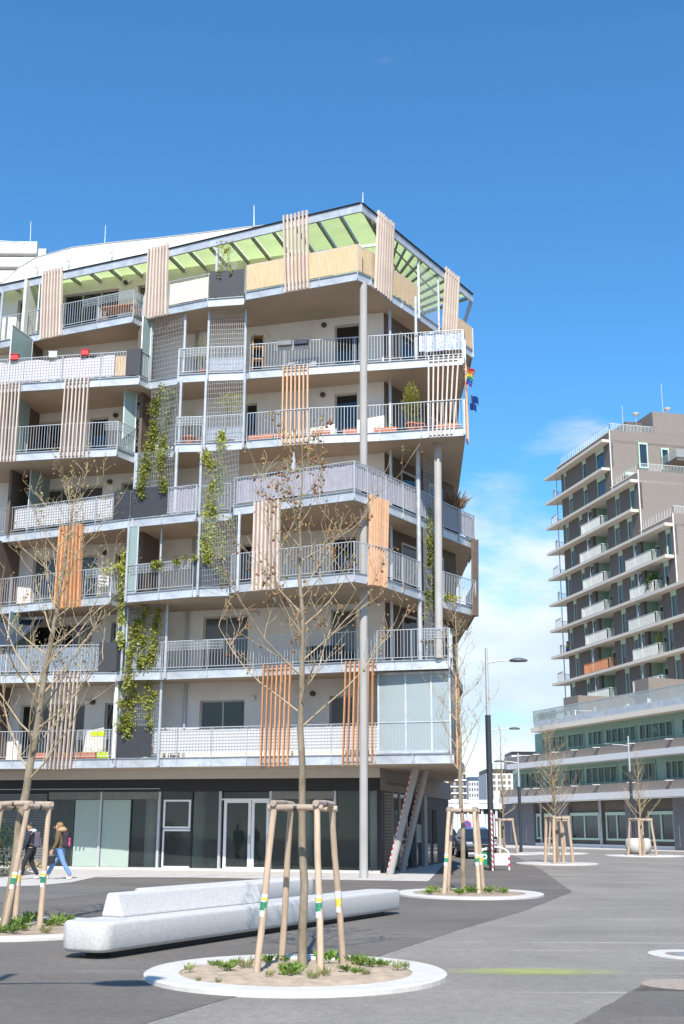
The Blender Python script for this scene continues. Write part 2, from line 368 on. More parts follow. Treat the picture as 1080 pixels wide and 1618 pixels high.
def wp(s, off=0.0, z=0.0):     # point on the main wall: s metres left of the wall corner, off metres out
    p = Q + UL * s + NO * off; return V(p.x, p.y, z)
def wall_s(px, z):             # where on the wall a photo column falls
    lo, hi = -6.0, 22.0
    for _ in range(40):
        mid = (lo + hi) / 2
        if proj(wp(mid, 0, z))[0] > px: lo = mid
        else: hi = mid
    return lo
def edge_pts(k, x0, x1, z=None):
    """stretch of a floor's edge between two photo columns"""
    z = Z[k] if z is None else z; pts = EDGE[k]; P = [proj((p.x, p.y, z))[0] for p in pts]; out = []
    def at(x):
        for i in range(len(pts) - 1):
            if P[i] <= x <= P[i + 1] or (i == 0 and x < P[0]) or (i == len(pts) - 2 and x >= P[i]):
                t = (x - P[i]) / (P[i + 1] - P[i]); return i, pts[i].lerp(pts[i + 1], t)
    i0, a = at(x0); i1, b = at(x1)
    return [a] + [pts[i].copy() for i in range(i0 + 1, i1 + 1)] + [b]
def offs(pts, d):              # polyline moved outwards (towards the street) by d
    out = []
    for i, p in enumerate(pts):
        ns = []
        for a, b in ((i - 1, i), (i, i + 1)):
            if a >= 0 and b < len(pts):
                t = (pts[b] - pts[a])
                if t.length > 1e-4: t.normalize(); ns.append(V(t.y, -t.x))
        n = sum(ns, V(0, 0)) / len(ns)
        out.append(p + n / max(.5, n.length_squared) * d)
    return out
def v3(p, z): return V(p.x, p.y, z)
# --- slabs and their fascia panels
fas = {}
for k in range(1, 8):
    e = EDGE[k]
    x_end, y_end = e[-1]
    back = [V(x_end + .05, 58), V(-17, 58)] if k not in (1, 2, 5, 6) else [V(x_end + .1, y_end + .6), V(4.9, 48.6), V(5.3, 58), V(-17, 58)]
    sl = MB().prism([(p.x, p.y) for p in offs(e, -.035)] + [(p.x, p.y) for p in back], Z[k] - .30, Z[k] - .012).build('floor_slab', soffit, B)
    ee = e + ([back[0] + V(0, -8)] if k not in (1, 2, 5, 6) else [back[0]])
    for i in range(len(ee) - 1):
        a, b = ee[i], ee[i + 1]; L_ = (b - a).length
        if L_ < .12: continue
        n = max(1, round(L_ / 1.75)); t = (b - a).normalized(); nn = V(t.y, -t.x)
        for j in range(n):
            p = a + t * (L_ * j / n + .006); q = a + t * (L_ * (j + 1) / n - .006)
            MB().hexa([v3(p, Z[k] - .335), v3(q, Z[k] - .335), v3(q - nn * .03, Z[k] - .335), v3(p - nn * .03, Z[k] - .335)],
                      [v3(p, Z[k] - .02), v3(q, Z[k] - .02), v3(q - nn * .03, Z[k] - .02), v3(p - nn * .03, Z[k] - .02)]).build('fascia_panel', galv, sl)
    m = MB(); oo = offs(e, .012)
    for i in range(len(oo) - 1): m.bar(v3(oo[i], Z[k] - .012), v3(oo[i + 1], Z[k] - .012), .07, .024)
    for i in range(len(oo) - 1): m.bar(v3(oo[i], Z[k] - .338), v3(oo[i + 1], Z[k] - .338), .05, .014)
    m.build('edge_trim', galv_d, sl)
# --- walls with openings: (x0, x1, sill, head, panes, material) in photo columns and metres above the floor
OPEN = {
 7: [(26, 56, 0, 2.15, 1, 'd'), (98, 186, .0, 2.15, 3, 'd'), (216, 232, 0, 2.15, 1, 'd'), (280, 318, .0, 2.1, 2, 'd')],
 6: [(30, 60, 0, 2.2, 1, 'd'), (90, 150, 0, 2.2, 2, 'd'), (202, 219, .9, 2.2, 1, 'd'), (395, 410, 0, 2.2, 1, 'd'), (528, 567, 0, 2.25, 1, 'd')],
 5: [(28, 96, 0, 2.2, 3, 'd'), (140, 169, 0, 2.2, 1, 'd'), (197, 211, 0, 2.2, 1, 'd'), (386, 405, 0, 2.2, 1, 'd'), (528, 564, 0, 2.25, 1, 'd')],
 4: [(60, 160, .0, 2.15, 3, 'b'), (190, 209, 0, 2.2, 1, 'b'), (420, 470, 0, 2.2, 2, 'd')],
 3: [(50, 92, 0, 2.15, 1, 'b'), (118, 152, 0, 2.15, 1, 'b'), (181, 200, 0, 2.15, 1, 'd'), (376, 396, 0, 2.2, 1, 'd'), (523, 562, 0, 2.25, 1, 'd')],
 2: [(48, 144, 0, 2.15, 3, 'd'), (174, 194, 0, 2.15, 1, 'd'), (320, 391, 0, 2.2, 2, 'b'), (522, 562, 0, 2.25, 1, 'b')],
 1: [(30, 132, 0, 2.15, 4, 'd'), (164, 181, 0, 2.15, 1, 'd'), (314, 385, .95, 2.15, 2, 'd'), (520, 557, .95, 2.2, 1, 'd')]}
PM = {'d': pane_m, 'b': pane_b}
def wbox(mb, s0, s1, o0, o1, z0, z1):
    b = [wp(s1, o1), wp(s0, o1), wp(s0, o0), wp(s1, o0)]
    return mb.hexa([V(p.x, p.y, z0) for p in b], [V(p.x, p.y, z1) for p in b])
SEND = 19.0
def window(parent, s0, s1, z0, z1, n, pm, fr=gframe, off=-.14):
    m = MB(); f = .055
    wbox(m, s0, s1, off - .07, off, z1 - f, z1); wbox(m, s0, s1, off - .07, off, z0, z0 + f)
    for i in range(n + 1):
        c = s0 + (s1 - s0) * i / n; a = .0 if i == 0 else (-f if i == n else -f / 2)
        wbox(m, c + a, c + a + f, off - .068, off - .002, z0 + f, z1 - f)
    wd = m.build('window', fr, parent)
    for i in range(n):
        a = s0 + (s1 - s0) * i / n; b = s0 + (s1 - s0) * (i + 1) / n
        wbox(MB(), a + f * .6, b - f * .6, off - .045, off - .03, z0 + f * .8, z1 - f * .8).build('pane', pm, wd)
    return wd
for k in range(1, 8):
    z0, z1 = Z[k] - .012, (Z[k + 1] - .30 if k < 7 else 24.3)
    ops = sorted([(wall_s(x1, Z[k] + 1.3), wall_s(x0, Z[k] + 1.3), Z[k] + a, Z[k] + b, n, t) for x0, x1, a, b, n, t in OPEN[k]])
    m = MB(); s = 0.0 if k < 7 else 3.4
    for s0, s1, a, b, n, t in ops:
        wbox(m, s, s0, -.3, 0, z0, z1)
        if a > Z[k] + .05: wbox(m, s0, s1, -.3, 0, z0, a)
        wbox(m, s0, s1, -.3, 0, b, z1); s = s1
    wbox(m, s, SEND, -.3, 0, z0, z1)
    # wall running back from the corner along the side street
    q0 = Q; q1 = Q + DR * 5.6; nr = V(-DR.y, DR.x)
    if k == 7: q0 = Q + UL * 3.4; q1 = Q + DR * 7.6 + UL * 3.2
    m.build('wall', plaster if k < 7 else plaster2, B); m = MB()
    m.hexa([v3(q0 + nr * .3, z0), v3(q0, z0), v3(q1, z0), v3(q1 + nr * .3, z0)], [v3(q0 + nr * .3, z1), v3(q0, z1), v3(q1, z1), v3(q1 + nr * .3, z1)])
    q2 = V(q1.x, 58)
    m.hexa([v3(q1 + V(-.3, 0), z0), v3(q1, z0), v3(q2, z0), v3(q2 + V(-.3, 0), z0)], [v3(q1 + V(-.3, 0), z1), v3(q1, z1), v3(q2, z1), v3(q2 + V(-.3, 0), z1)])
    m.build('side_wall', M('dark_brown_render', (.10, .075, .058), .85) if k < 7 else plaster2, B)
    for s0, s1, a, b, n, t in ops: window(B, s0, s1, max(a, Z[k]), b, n, PM[t])
    # a glazed door in the side wall, in the shade of the loggia
    for t0 in (1.2, 3.4) if k < 7 else ():
        p, q = Q + DR * t0 - nr * .02, Q + DR * (t0 + 1.1) - nr * .02
        d = MB().bar(v3(p, Z[k] + 1.1), v3(q, Z[k] + 1.1), .05, 2.2).build('side_door', gframe, B)
        MB().bar(v3(p + DR * .08 - nr * .03, Z[k] + 1.1), v3(q - DR * .08 - nr * .03, Z[k] + 1.1), .02, 2.0).build('pane', pane_m, d)
    # round wall lamp and vent, drainpipe
    for px, dz in {7: ((199, 2.35), (205, 2.4)), 6: ((512, 2.3), (421, 2.1)), 5: ((510, 2.25), (183, 2.2)), 4: ((174, 2.25), (167, 2.2)), 3: ((166, 2.2), (158, 2.2)), 2: ((157, 2.2), (149, 2.2), (405, 2.2)), 1: ((147, 2.2), (139, 2.2), (400, 2.2), (494, 2.3))}[k]:
        s = wall_s(px, Z[k] + dz); c = wp(s, 0, Z[k] + dz); n3 = V(NO.x, NO.y, 0)
        MB().tube([c, c + n3 * .03, c + n3 * .1, c + n3 * .13], [.10, .105, .10, .07], 12).build('wall_lamp', M('bronze_lamp', (.07, .055, .045), .5) if px not in (421, 167, 158, 149, 405, 139, 400, 205) else plaster, B, True)
for k, px in ((2, 296), (1, 292), (3, 305), (6, 310), (7, 328), (4, 240)):
    s = wall_s(px, Z[k] + 1.2); c = wp(s, .09, 0)
    MB().tube([V(c.x, c.y, Z[k]), V(c.x, c.y, (Z[k + 1] if k < 7 else 24.2) - .3)], .05, 8).build('drainpipe', galv_d, B, True)
# --- cross walls between flats (brown or charcoal boards)

def crosswall(k, px, depth, mat, th=.12, z1=None):
    s = wall_s(px, Z[k] + 1.2); a = wp(s, 0); b = wp(s, depth); t = UL * th / 2; t3 = V(t.x, t.y, 0)
    z0 = Z[k] - .01; zt = (Z[k + 1] if k < 7 else 24.2) - .29
    q = [b - t3, a - t3, a + t3, b + t3]
    return MB().hexa([V(p.x, p.y, z0) for p in q], [V(p.x, p.y, zt) for p in q]).build('cross_wall', mat, B)
for k, px, d, mt in ((5, 57, 1.6, brown), (6, 62, 1.7, brown), (4, 46, 1.6, brown), (3, 26, 1.7, brown), (2, 20, 1.6, plaster), (1, 10, 1.4, brown), (3, 247, 1.5, brown), (7, 60, 1.2, plaster2), (6, 240, 1.3, brown), (5, 243, 1.3, brown), (4, 247, 1.2, plaster), (1, 203, 1.2, plaster), (2, 206, 1.2, plaster)):
    crosswall(k, px, d, mt)
# --- glass partitions between neighbouring balconies
def pane3(name, a, b, z0, z1, mat, parent, th=.02, fr=None):
    a, b = V(a.x, a.y, 0), V(b.x, b.y, 0)
    o = MB().bar(V(a.x, a.y, (z0 + z1) / 2), V(b.x, b.y, (z0 + z1) / 2), th, z1 - z0).build(name, mat, parent)
    if fr:
        m = MB()
        for p in (a, b): m.bar(V(p.x, p.y, z0), V(p.x, p.y, z1), .045, .045, (1, 0, 0))
        m.bar(V(a.x, a.y, z1), V(b.x, b.y, z1), .045, .045); m.bar(V(a.x, a.y, z0), V(b.x, b.y, z0), .045, .045)
        m.build('frame', fr, o)
    return o
for k, x0, x1 in ((6, 221, 234), (5, 184, 211), (3, 200, 214), (1, 180, 193), (2, 184, 197)):
    ep = edge_pts(k, x0, x1); a, b = ep[0], ep[-1]
    if k in (5,): a = b + V(-.42, -.28)
    pane3('glass_partition', a, b, Z[k] + .02, Z[k + 1] - .34, frost, B, fr=galv)
for k, x, dep in ((7, 57, 1.5), (6, 12, 1.6), (5, 6, 1.6), (4, 42, 1.5), (2, 8, 1.5), (4, 212, 1.4)):
    a = edge_pts(k, x, x + 1)[0]; b = a - V(NO.x, NO.y) * dep
    pane3('glass_partition', a, b, Z[k] + .02, Z[k + 1] - .34, frost, B, fr=galv)
# --- railings
def railing(pts, z, h=1.05, bars=True, mesh=0.0, parent=None):
    pts = offs(pts, .03)
    m = MB(); m.tube([v3(p, z + h) for p in pts], .021, 6) if False else None
    for i in range(len(pts) - 1):
        a, b = pts[i], pts[i + 1]; L_ = (b - a).length
        if L_ < .03: continue
        t = (b - a).normalized()
        m.bar(v3(a, z + h), v3(b, z + h), .045, .022); m.bar(v3(a, z + .09), v3(b, z + .09), .03, .018)
        n = max(1, round(L_ / 1.45))
        for j in range(n + 1):
            p = a.lerp(b, j / n); m.bar(v3(p, z - .28), v3(p, z + h), .05, .016, (t.x, t.y, 0))
        n = max(1, round(L_ / .118))
        for j in range(1, n):
            p = a.lerp(b, j / n); m.bar(v3(p, z + .09), v3(p, z + h), .018, .012, (t.x, t.y, 0))
    return m.build('railing', rail_m, parent or B)
RAILS = [(7, -20, 226), (7, 228, 386), (7, 389, 660), (7, 700, 745), (6, -30, 233), (6, 282, 326), (6, 328, 386), (6, 395, 730),
         (5, -30, 211), (5, 277, 319), (5, 321, 384), (5, 390, 732), (4, -30, 312), (4, 317, 364), (4, 370, 749), (3, -30, 193), (3, 200, 362), (3, 366, 662), (3, 699, 750),
         (2, -30, 198), (2, 256, 708), (1, -30, 712), (2, 201, 253)]
for k, a, b in RAILS: railing(edge_pts(k, a, b), Z[k])
for k in (2, 5, 6):
    p = EDGE[k][-1]; railing([p, p + V(.15, .8)], Z[k])
for k in (3, 4, 7):
    p = EDGE[k][-1]; railing([p, p + V(0, 3.5)], Z[k])
# drying-rack style upper wire grids on some railings
def wire_grid(pts, z0, z1, dx, dz, r=.006, name='wire_grid', mat=None, inset=.0, parent=None):
    pts = offs(pts, inset); m = MB()
    for i in range(len(pts) - 1):
        a, b = pts[i], pts[i + 1]; L_ = (b - a).length; n = max(1, round(L_ / dx)); t = (b - a).normalized()
        for j in range(n + 1):
            p = a.lerp(b, j / n); m.bar(v3(p, z0), v3(p, z1), r * 2, r * 2, (t.x, t.y, 0))
        nz = max(1, round((z1 - z0) / dz))
        for j in range(nz + 1):
            z = z0 + (z1 - z0) * j / nz; m.bar(v3(a, z), v3(b, z), r * 2, r * 2)
    return m.build(name, mat or rail_m, parent or B)
for k, a, b in ((7, 130, 226), (6, 282, 326), (5, 277, 319), (5, 165, 209), (3, 205, 300), (3, 136, 190), (2, 262, 352), (2, 664, 707), (1, 122, 176), (6, 437, 487)):
    wire_grid(edge_pts(k, a, b), Z[k] + .72, Z[k] + 1.06, .06, .115, .005, inset=.05)
# --- slat screens
def screen(kb, t0, t1, b0, b1, mat, n=7, wd=.065, dp=.13, zb=-.37, zt=None):
    top = Z[kb + 1] + (.02 if zt is None else zt); bot = Z[kb] + zb
    tp = edge_pts(kb + 1, t0, t1, top); bp = edge_pts(kb, b0, b1, bot)
    a, b = offs(tp, .11), offs(bp, .11); a, b = (a[0], a[-1]), (b[0], b[-1])
    d = (b[1] - b[0]).normalized()
    nn = V(d.y, -d.x)
    sc = MB().bar(v3(b[0] - nn * .09, bot + .14), v3(b[1] - nn * .09, bot + .14), .05, .05).build('slat_screen', galv_d, B)
    MB().bar(v3(a[0] - nn * .09, top - .14), v3(a[1] - nn * .09, top - .14), .05, .05).build('top_rail', galv_d, sc)
    for j in range(n):
        p = a[0].lerp(a[1], j / (n - 1)); q = b[0].lerp(b[1], j / (n - 1))
        MB().bar(v3(q, bot + random.uniform(-.015, .015)), v3(p, top + random.uniform(-.03, .03)), wd, dp, (-d.y, d.x, 0)).build('slat', mat, sc)
    return sc
SCR = [(7, 74, 103, 67, 97, woodg, .12, .2), (7, 238, 269, 232, 264, woodg, .12, .2), (7, 457, 492, 455, 490, woodg, .12, .2), (7, 591, 612, 589, 613, woodg, .1, .2), (7, 696, 717, 694, 714, woodg, .1, .2),
       (5, 0, 33, -8, 24, woodg, .12, None), (5, 106, 142, 96, 133, woodg, .12, None), (5, 450, 489, 447, 487, woodl, .12, None), (5, 679, 725, 678, 717, woodg, .1, None),
       (3, 99, 132, 90, 127, woodo, .17, None), (3, 406, 444, 402, 442, woodg, .15, None), (3, 582, 606, 580, 605, woodl, .13, None), (3, 743, 749, 743, 749, brown, .13, None),
       (1, 87, 126, 75, 115, woodg, .12, None), (1, 419, 461, 414, 457, woodo, .12, None), (1, 548, 591, 544, 589, woodo, .12, None)]
for kb, a, b, c, d, mt, dp, zt in SCR: screen(kb, a, b, c, d, mt, 7 if abs(d - c) > 20 else 6 if abs(d - c) > 12 else 3, .052 if kb in (1, 5) else .07, dp * (.7 if kb in (1, 5) else 1), zt=zt)
def side_screen(x, k, zoff, n, mat):     # screens on the returned ends, seen edge-on
    p = EDGE[k][-1]; sc = MB().bar(v3(p + V(.1, .15), Z[k] + 2.3), v3(p + V(.22, .75), Z[k] + 2.3), .05, .05).build('slat_screen', galv_d, B)
    for j in range(n):
        q = p + V(.12, .1) + V(.02, .13) * j
        MB().bar(v3(q, Z[k] - .45), v3(q, Z[k] + 2.5 + zoff), .065, .12).build('slat', mat, sc)
side_screen(733, 5, -.1, 5, woodl); side_screen(715, 1, .1, 5, woodo)
# --- columns and steel posts
def column(name, p, z0, z1, r, mat, n=20): return MB().tube([V(p.x, p.y, z0), V(p.x, p.y, z1)], r, n).build(name, mat, B, True)
column('concrete_column', V(.76, 41.0, 0), 0, Z[7] - .29, .138, concrete)
MB().tube([atz(693.5, 1041, Z[2]), atz(691, 700, Z[5] - .28)], .138, 20).build('concrete_column', concrete, B, True)
column('steel_post', V(2.83, 43.0, 0), Z[2] - .01, Z[5] - .29, .085, galv, 12)
for ky in range(2, 7): column('steel_post', V(1.82, 43.25, 0), Z[ky] - .01, Z[ky + 1] - .29, .06, galv, 12)
# steel posts standing along the balcony edges
def epost(px, k0, k1, off=.06, wd=.085, z1=None, x1=None):
    a = offs(edge_pts(k0, px, px + 2), off)[0]; zt = Z[k1] - .3 if z1 is None else z1
    b = a if x1 is None else offs(edge_pts(k1, x1, x1 + 2), off)[0]
    return MB().bar(v3(a, Z[k0] - .3), v3(b, zt), wd, wd, (NO.x, NO.y, 0)).build('steel_post', galv, B)
epost(328, 6, 7, z1=Z[7] - .3); epost(388, 6, 7); epost(323, 5, 6); epost(385, 5, 6); epost(316, 4, 5); epost(377, 3, 4); epost(313, 3, 4); epost(289, 6, 7, -.05); epost(282, 5, 6, -.05); epost(275, 4, 5, -.05)
epost(200, 3, 4); epost(194, 2, 3); epost(262, 2, 3); epost(256, 1, 2); epost(187, 1, 2); epost(236, 6, 7, -.02); epost(210, 4, 5, .0); epost(659, 6, 7, -.1); epost(660, 7, 8, .05); epost(690, 7, 8, .05); epost(0, 7, 8, .05); epost(340, 7, 8, -.05)
epost(235, 3, 4, -.7, .06)
# --- wire trellises
TR = [(6, 7, 237, 287), (6, 7, 329, 387), (5, 6, 236, 281), (5, 6, 324, 384), (4, 5, 213, 274), (4, 5, 318, 376), (3, 4, 315, 372), (2, 3, 200, 260), (1, 2, 191, 254), (4, 5, 668, 689), (3, 4, 668, 689), (7, 8, 662, 690), (7, 8, 342, 372)]
TRO = {}
for k0, k1, a, b in TR:
    ep = edge_pts(k0, a, b)
    TRO[(k0, a)] = (ep[0], ep[-1])
    z1 = (Z[k1] - .34) if k1 < 8 else Z[7] + 2.1
    wire_grid([ep[0], ep[-1]], Z[k0] + .02, z1, .075, .2, .0032, 'wire_trellis', inset=.045)
wire_grid([p for p in (edge_pts(3, 668, 689)[0], edge_pts(3, 668, 689)[-1])], Z[2] + .3, Z[3] - .35, .075, .2, .0032, 'wire_trellis', inset=.045)
# --- charcoal privacy boards
for k, a, b in ((7, 331, 386), (6, 199, 220), (4, 180, 205), (4, 208, 264), (3, 306, 363), (2, 155, 198), (1, 181, 244)):
    ep = offs(edge_pts(k, a, b), .065); m = MB()
    for i in range(len(ep) - 1): m.bar(v3(ep[i], Z[k] + .58), v3(ep[i + 1], Z[k] + .58), .02, 1.1)
    m.build('privacy_board', black, B)
# --- frosted glass loggia on the first floor
ep = offs(edge_pts(1, 598, 712), .02)
a, b = ep[0], ep[-1]
cuts = [0, .385, .745, 1]
lg = MB()
for c in cuts: p = a.lerp(b, c); lg.bar(v3(p, Z[1]), v3(p, Z[2] - .34), .06, .06, (1, 0, 0))
lg.bar(v3(a, Z[2] - .4), v3(b, Z[2] - .4), .06, .08); lg.bar(v3(a, Z[1] + .05), v3(b, Z[1] + .05), .06, .08); lg.bar(v3(a, Z[1] + 1.06), v3(b, Z[1] + 1.06), .05, .03)
lgo = lg.build('glazed_loggia', galv, B)
for i in range(3):
    p, q = a.lerp(b, cuts[i] + .012), a.lerp(b, cuts[i + 1] - .012)
    MB().bar(v3(p, (Z[1] + Z[2] - .35) / 2), v3(q, (Z[1] + Z[2] - .35) / 2), .015, Z[2] - Z[1] - .5).build('frosted_pane', frostb, lgo)
p = b; q = b + V(.5, 2.6)
MB().bar(v3(p, (Z[1] + Z[2] - .35) / 2), v3(q, (Z[1] + Z[2] - .35) / 2), .015, Z[2] - Z[1] - .5).build('frosted_pane', frostb, lgo)
rafter_m = M('dark_rafter', (.24, .25, .235), .6)
# --- roof canopy: edge beam, rafters, green sheets
ZB = Z[8]
be = EDGE[8]; bo = be
m = MB()
for i in range(len(bo) - 1): m.bar(v3(bo[i], ZB - .17), v3(bo[i + 1], ZB - .17), .08, .32)
bm_ = m.build('canopy_beam', galv, B)
m = MB()
for i in range(len(bo) - 1): m.bar(v3(bo[i], ZB + .012), v3(bo[i + 1], ZB + .012), .2, .03)
m.build('beam_cap', blackm, bm_)
m = MB(); e2 = V(5.35, 57)
m.bar(v3(bo[-1], ZB - .17), v3(e2, ZB - .17), .08, .32); m.build('canopy_beam', galv_d, B)
front = [p - V(NO.x, NO.y) * .04 for p in (bo[0], bo[2], bo[3])]
def wall_hit(p):               # from beam straight in to the wall
    s = (p - Q).dot(UL); return Q + UL * s
L1 = (bo[3] - bo[0]).length
def beam_at(d):
    for i in range(3):
        l = (bo[i + 1] - bo[i]).length
        if d <= l or i == 2: return bo[i].lerp(bo[i + 1], min(1, d / l))
        d -= l
tot = sum((bo[i + 1] - bo[i]).length for i in range(3))
nr_ = 19
prev = None
for j in range(nr_ + 1):
    p = beam_at(tot * j / nr_); h = wall_hit(p)
    if j == nr_: h = Q.copy()
    if 0 < j:
        MB().bar(v3(p.lerp(h, .02), ZB - .12), v3(h, ZB - .02), .07, .15).build('rafter', rafter_m, B)
    if prev:
        a0, h0 = prev
        MB().hexa([v3(a0.lerp(p, .02), ZB + .04), v3(a0.lerp(p, .98), ZB + .04), v3(h0.lerp(h, .98), ZB + .14), v3(h0.lerp(h, .02), ZB + .14)],
                  [v3(a0.lerp(p, .02), ZB + .05), v3(a0.lerp(p, .98), ZB + .05), v3(h0.lerp(h, .98), ZB + .15), v3(h0.lerp(h, .02), ZB + .15)]).build('roof_sheet', greenroof, B)
    prev = (p, h)
# side street part of the canopy
c0, c1 = bo[3], bo[4]
ns = 13; sideq = lambda t: Q.lerp(Q + DR * 7.6 + UL * 3.2, t)
for j in range(ns + 1):
    t = j / ns; p = c0.lerp(c1, t); h = sideq(t)
    if j: MB().bar(v3(p.lerp(h, .02), ZB - .10), v3(h, ZB - .04), .06, .11).build('rafter', rafter_m, B)
    if j < ns:
        p2 = c0.lerp(c1, (j + 1) / ns); h2 = sideq((j + 1) / ns)
        MB().hexa([v3(p.lerp(p2, .03), ZB + .04), v3(p.lerp(p2, .97), ZB + .04), v3(h.lerp(h2, .97), ZB + .06), v3(h.lerp(h2, .03), ZB + .06)],
                  [v3(p.lerp(p2, .03), ZB + .05), v3(p.lerp(p2, .97), ZB + .05), v3(h.lerp(h2, .97), ZB + .07), v3(h.lerp(h2, .03), ZB + .07)]).build('roof_sheet', greenroof, B)
for t in (.33, .66):
    MB().bar(v3(c0.lerp(Q, t), ZB - .16), v3(c1.lerp(sideq(1), t), ZB - .16), .05, .05).build('purlin', galv_d, B)
tri = [Q + UL * 3.4, Q + UL * .03 + DR * .02, sideq(1)]
MB().prism([(p.x, p.y) for p in tri], ZB + .04, ZB + .05).build('roof_sheet', greenroof, B)
# --- white curved attic behind the canopy
prof = [(wall_s(x, 25) , y) for x, y in ((-45, 478), (2, 449), (30, 424), (56, 409), (111, 394), (167, 387), (237, 380), (315, 371), (385, 362), (470, 354))]
tops = []
for x, y in ((-45, 478), (2, 449), (30, 424), (56, 409), (111, 394), (167, 387), (237, 380), (315, 371), (385, 362), (470, 354)):
    pt = onplane(x, y, wp(0, -.25, 0), V(NO.x, NO.y, 0)); tops.append(pt)
vs = []; n = len(tops); inn = V(-NO.x, -NO.y, 0)
for t in tops: vs += [V(t.x, t.y, 24.05), t, t + inn * .25 + V(0, 0, .22), t + inn * 7 + V(0, 0, .3), V(t.x, t.y, 24.05) + inn * 7]
fs = []
for i in range(n - 1):
    for j in range(4): fs.append((i * 5 + j, i * 5 + 5 + j, i * 5 + 6 + j, i * 5 + 1 + j))
fs += [(0, 1, 2, 3, 4), tuple(range((n - 1) * 5 + 4, (n - 1) * 5 - 1, -1))]
at = MB().add(vs, fs).build('white_attic', whiteroof, B)
MB().tube([t + inn * .12 + V(0, 0, .13) for t in tops], .045, 6).build('coping', M('coping_grey', (.35, .35, .34), .5), at)
box('roof_box', (1.2, 45.2, 24.9), (1.1, 1.1, 1.5), white, B)
for px, y0, y1 in ((165, 356, 384), (47, 350, 392), (401, 325, 354), (573, 304, 322)):
    p = onplane(px, y1 + 4, wp(0, -.8, 0), V(NO.x, NO.y, 0)); q = onplane(px + (1.5 if px < 300 else 0), y0, wp(0, -.8, 0), V(NO.x, NO.y, 0))
    MB().tube([p, q], [.022, .012], 6).build('lightning_rod', galv, B)
for px, y in ((60, 425), (110, 415), (178, 402)):     # small brackets on the white attic
    p = onplane(px, y, wp(0, -.2, 0), V(NO.x, NO.y, 0)); n3 = V(NO.x, NO.y, 0)
    MB().bar(p, p + n3 * .25, .03, .03).bar(p + n3 * .25, p + n3 * .25 + V(0, 0, .25), .03, .03).build('bracket', galv_d, B)

# --- ground floor: shop front
glass_m = M('shop_glass', (.05, .064, .06), .03, var=.2, spec=1.0, alpha=.34)
palegreen = M('pale_green_panel', (.62, .76, .68), .5, var=.04)
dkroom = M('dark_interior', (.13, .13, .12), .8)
lintel = M('cream_lintel', (.56, .52, .46), .85, var=.05)
alu = M('aluminium_frame', (.50, .51, .515), .4, .3, var=.05)
GOFF = -1.75
def gs(px):
    lo, hi = -6.0, 22.0
    for _ in range(40):
        mid = (lo + hi) / 2
        if proj(wp(mid, GOFF, 1.3))[0] > px: lo = mid
        else: hi = mid
    return lo
def gbox(m, s0, s1, o0, o1, z0, z1): return wbox(m, s0, s1, o0 + GOFF, o1 + GOFF, z0, z1)
S0 = gs(600.5)
gbox(MB(), S0, SEND, -.25, .06, 3.40, Z[1] - .302).build('lintel', lintel, B)
gbox(MB(), S0, SEND, -.25, .02, 2.93, 3.397).build('shop_sign_band', blackm, B)
gbox(MB(), gs(250), SEND, .03, .06, 3.02, 3.05).build('sign_band_trim', galv_d, B)
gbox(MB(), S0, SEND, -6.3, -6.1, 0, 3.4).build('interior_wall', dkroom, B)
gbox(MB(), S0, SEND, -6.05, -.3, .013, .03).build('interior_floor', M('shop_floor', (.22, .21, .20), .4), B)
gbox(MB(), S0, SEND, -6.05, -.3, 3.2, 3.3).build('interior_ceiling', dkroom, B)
gbox(MB(), S0, SEND, -.22, .05, .0, .10).build('plinth', M('pale_plinth', (.48, .47, .44), .8), B)
def gf(x0, x1, z0, z1, mat, off=-.10, name='shop_pane', parent=B, th=.02): return gbox(MB(), gs(x1) + .02, gs(x0) - .02, off - th, off, z0, z1).build(name, mat, parent)
mull = [71, 114, 156, 204, 249, 301, 346, 426, 528, 599]
for x in mull:
    s = gs(x); big = x in (156, 249, 346, 426, 528)
    gbox(MB(), s - (.05 if big else .025), s + (.05 if big else .025), -.14, .0 if big else -.06, .10, 2.93).build('mullion', alu if big else blackm, B)
for x0, x1 in ((71, 114), (114, 156), (156, 204), (204, 249), (249, 301), (301, 346), (426, 528), (528, 599)):
    gf(x0, x1, .10, 2.93, glass_m)
for x0, x1 in ((112, 155), (158, 204)):       # pale panels standing behind the glass
    gf(x0, x1, .11, 2.62, M('frosted_film', (.36, .44, .385), .3, var=.03), -.07, 'frosted_panel')
for x0, x1 in ((72, 156), (157, 249), (427, 528)):   # rolled sun blinds under the band
    gf(x0, x1, 2.64, 2.92, M('rolled_blind', (.20, .20, .185), .8), .0, 'rolled_blind', th=.05)
# opening light left of the door
m = MB(); a, b = gs(299), gs(256)
for z0, z1 in ((1.55, 1.62), (2.55, 2.62)): gbox(m, a, b, -.1, -.02, z0, z1)
for s in (a, b - .07): gbox(m, s, s + .07, -.1, -.02, 1.62, 2.55)
fo = m.build('opening_light', white, B); gf(258, 297, 1.62, 2.55, glass_m, -.05, 'pane', fo)
m = MB(); gbox(m, b - .05, b, -.1, -.03, .16, 1.5); gbox(m, a, b, -.1, -.03, 1.45, 1.52); m.build('frame', white, fo)
gbox(MB(), a, b, -.1, -.05, .1, .16).build('bottom_rail', white, fo)
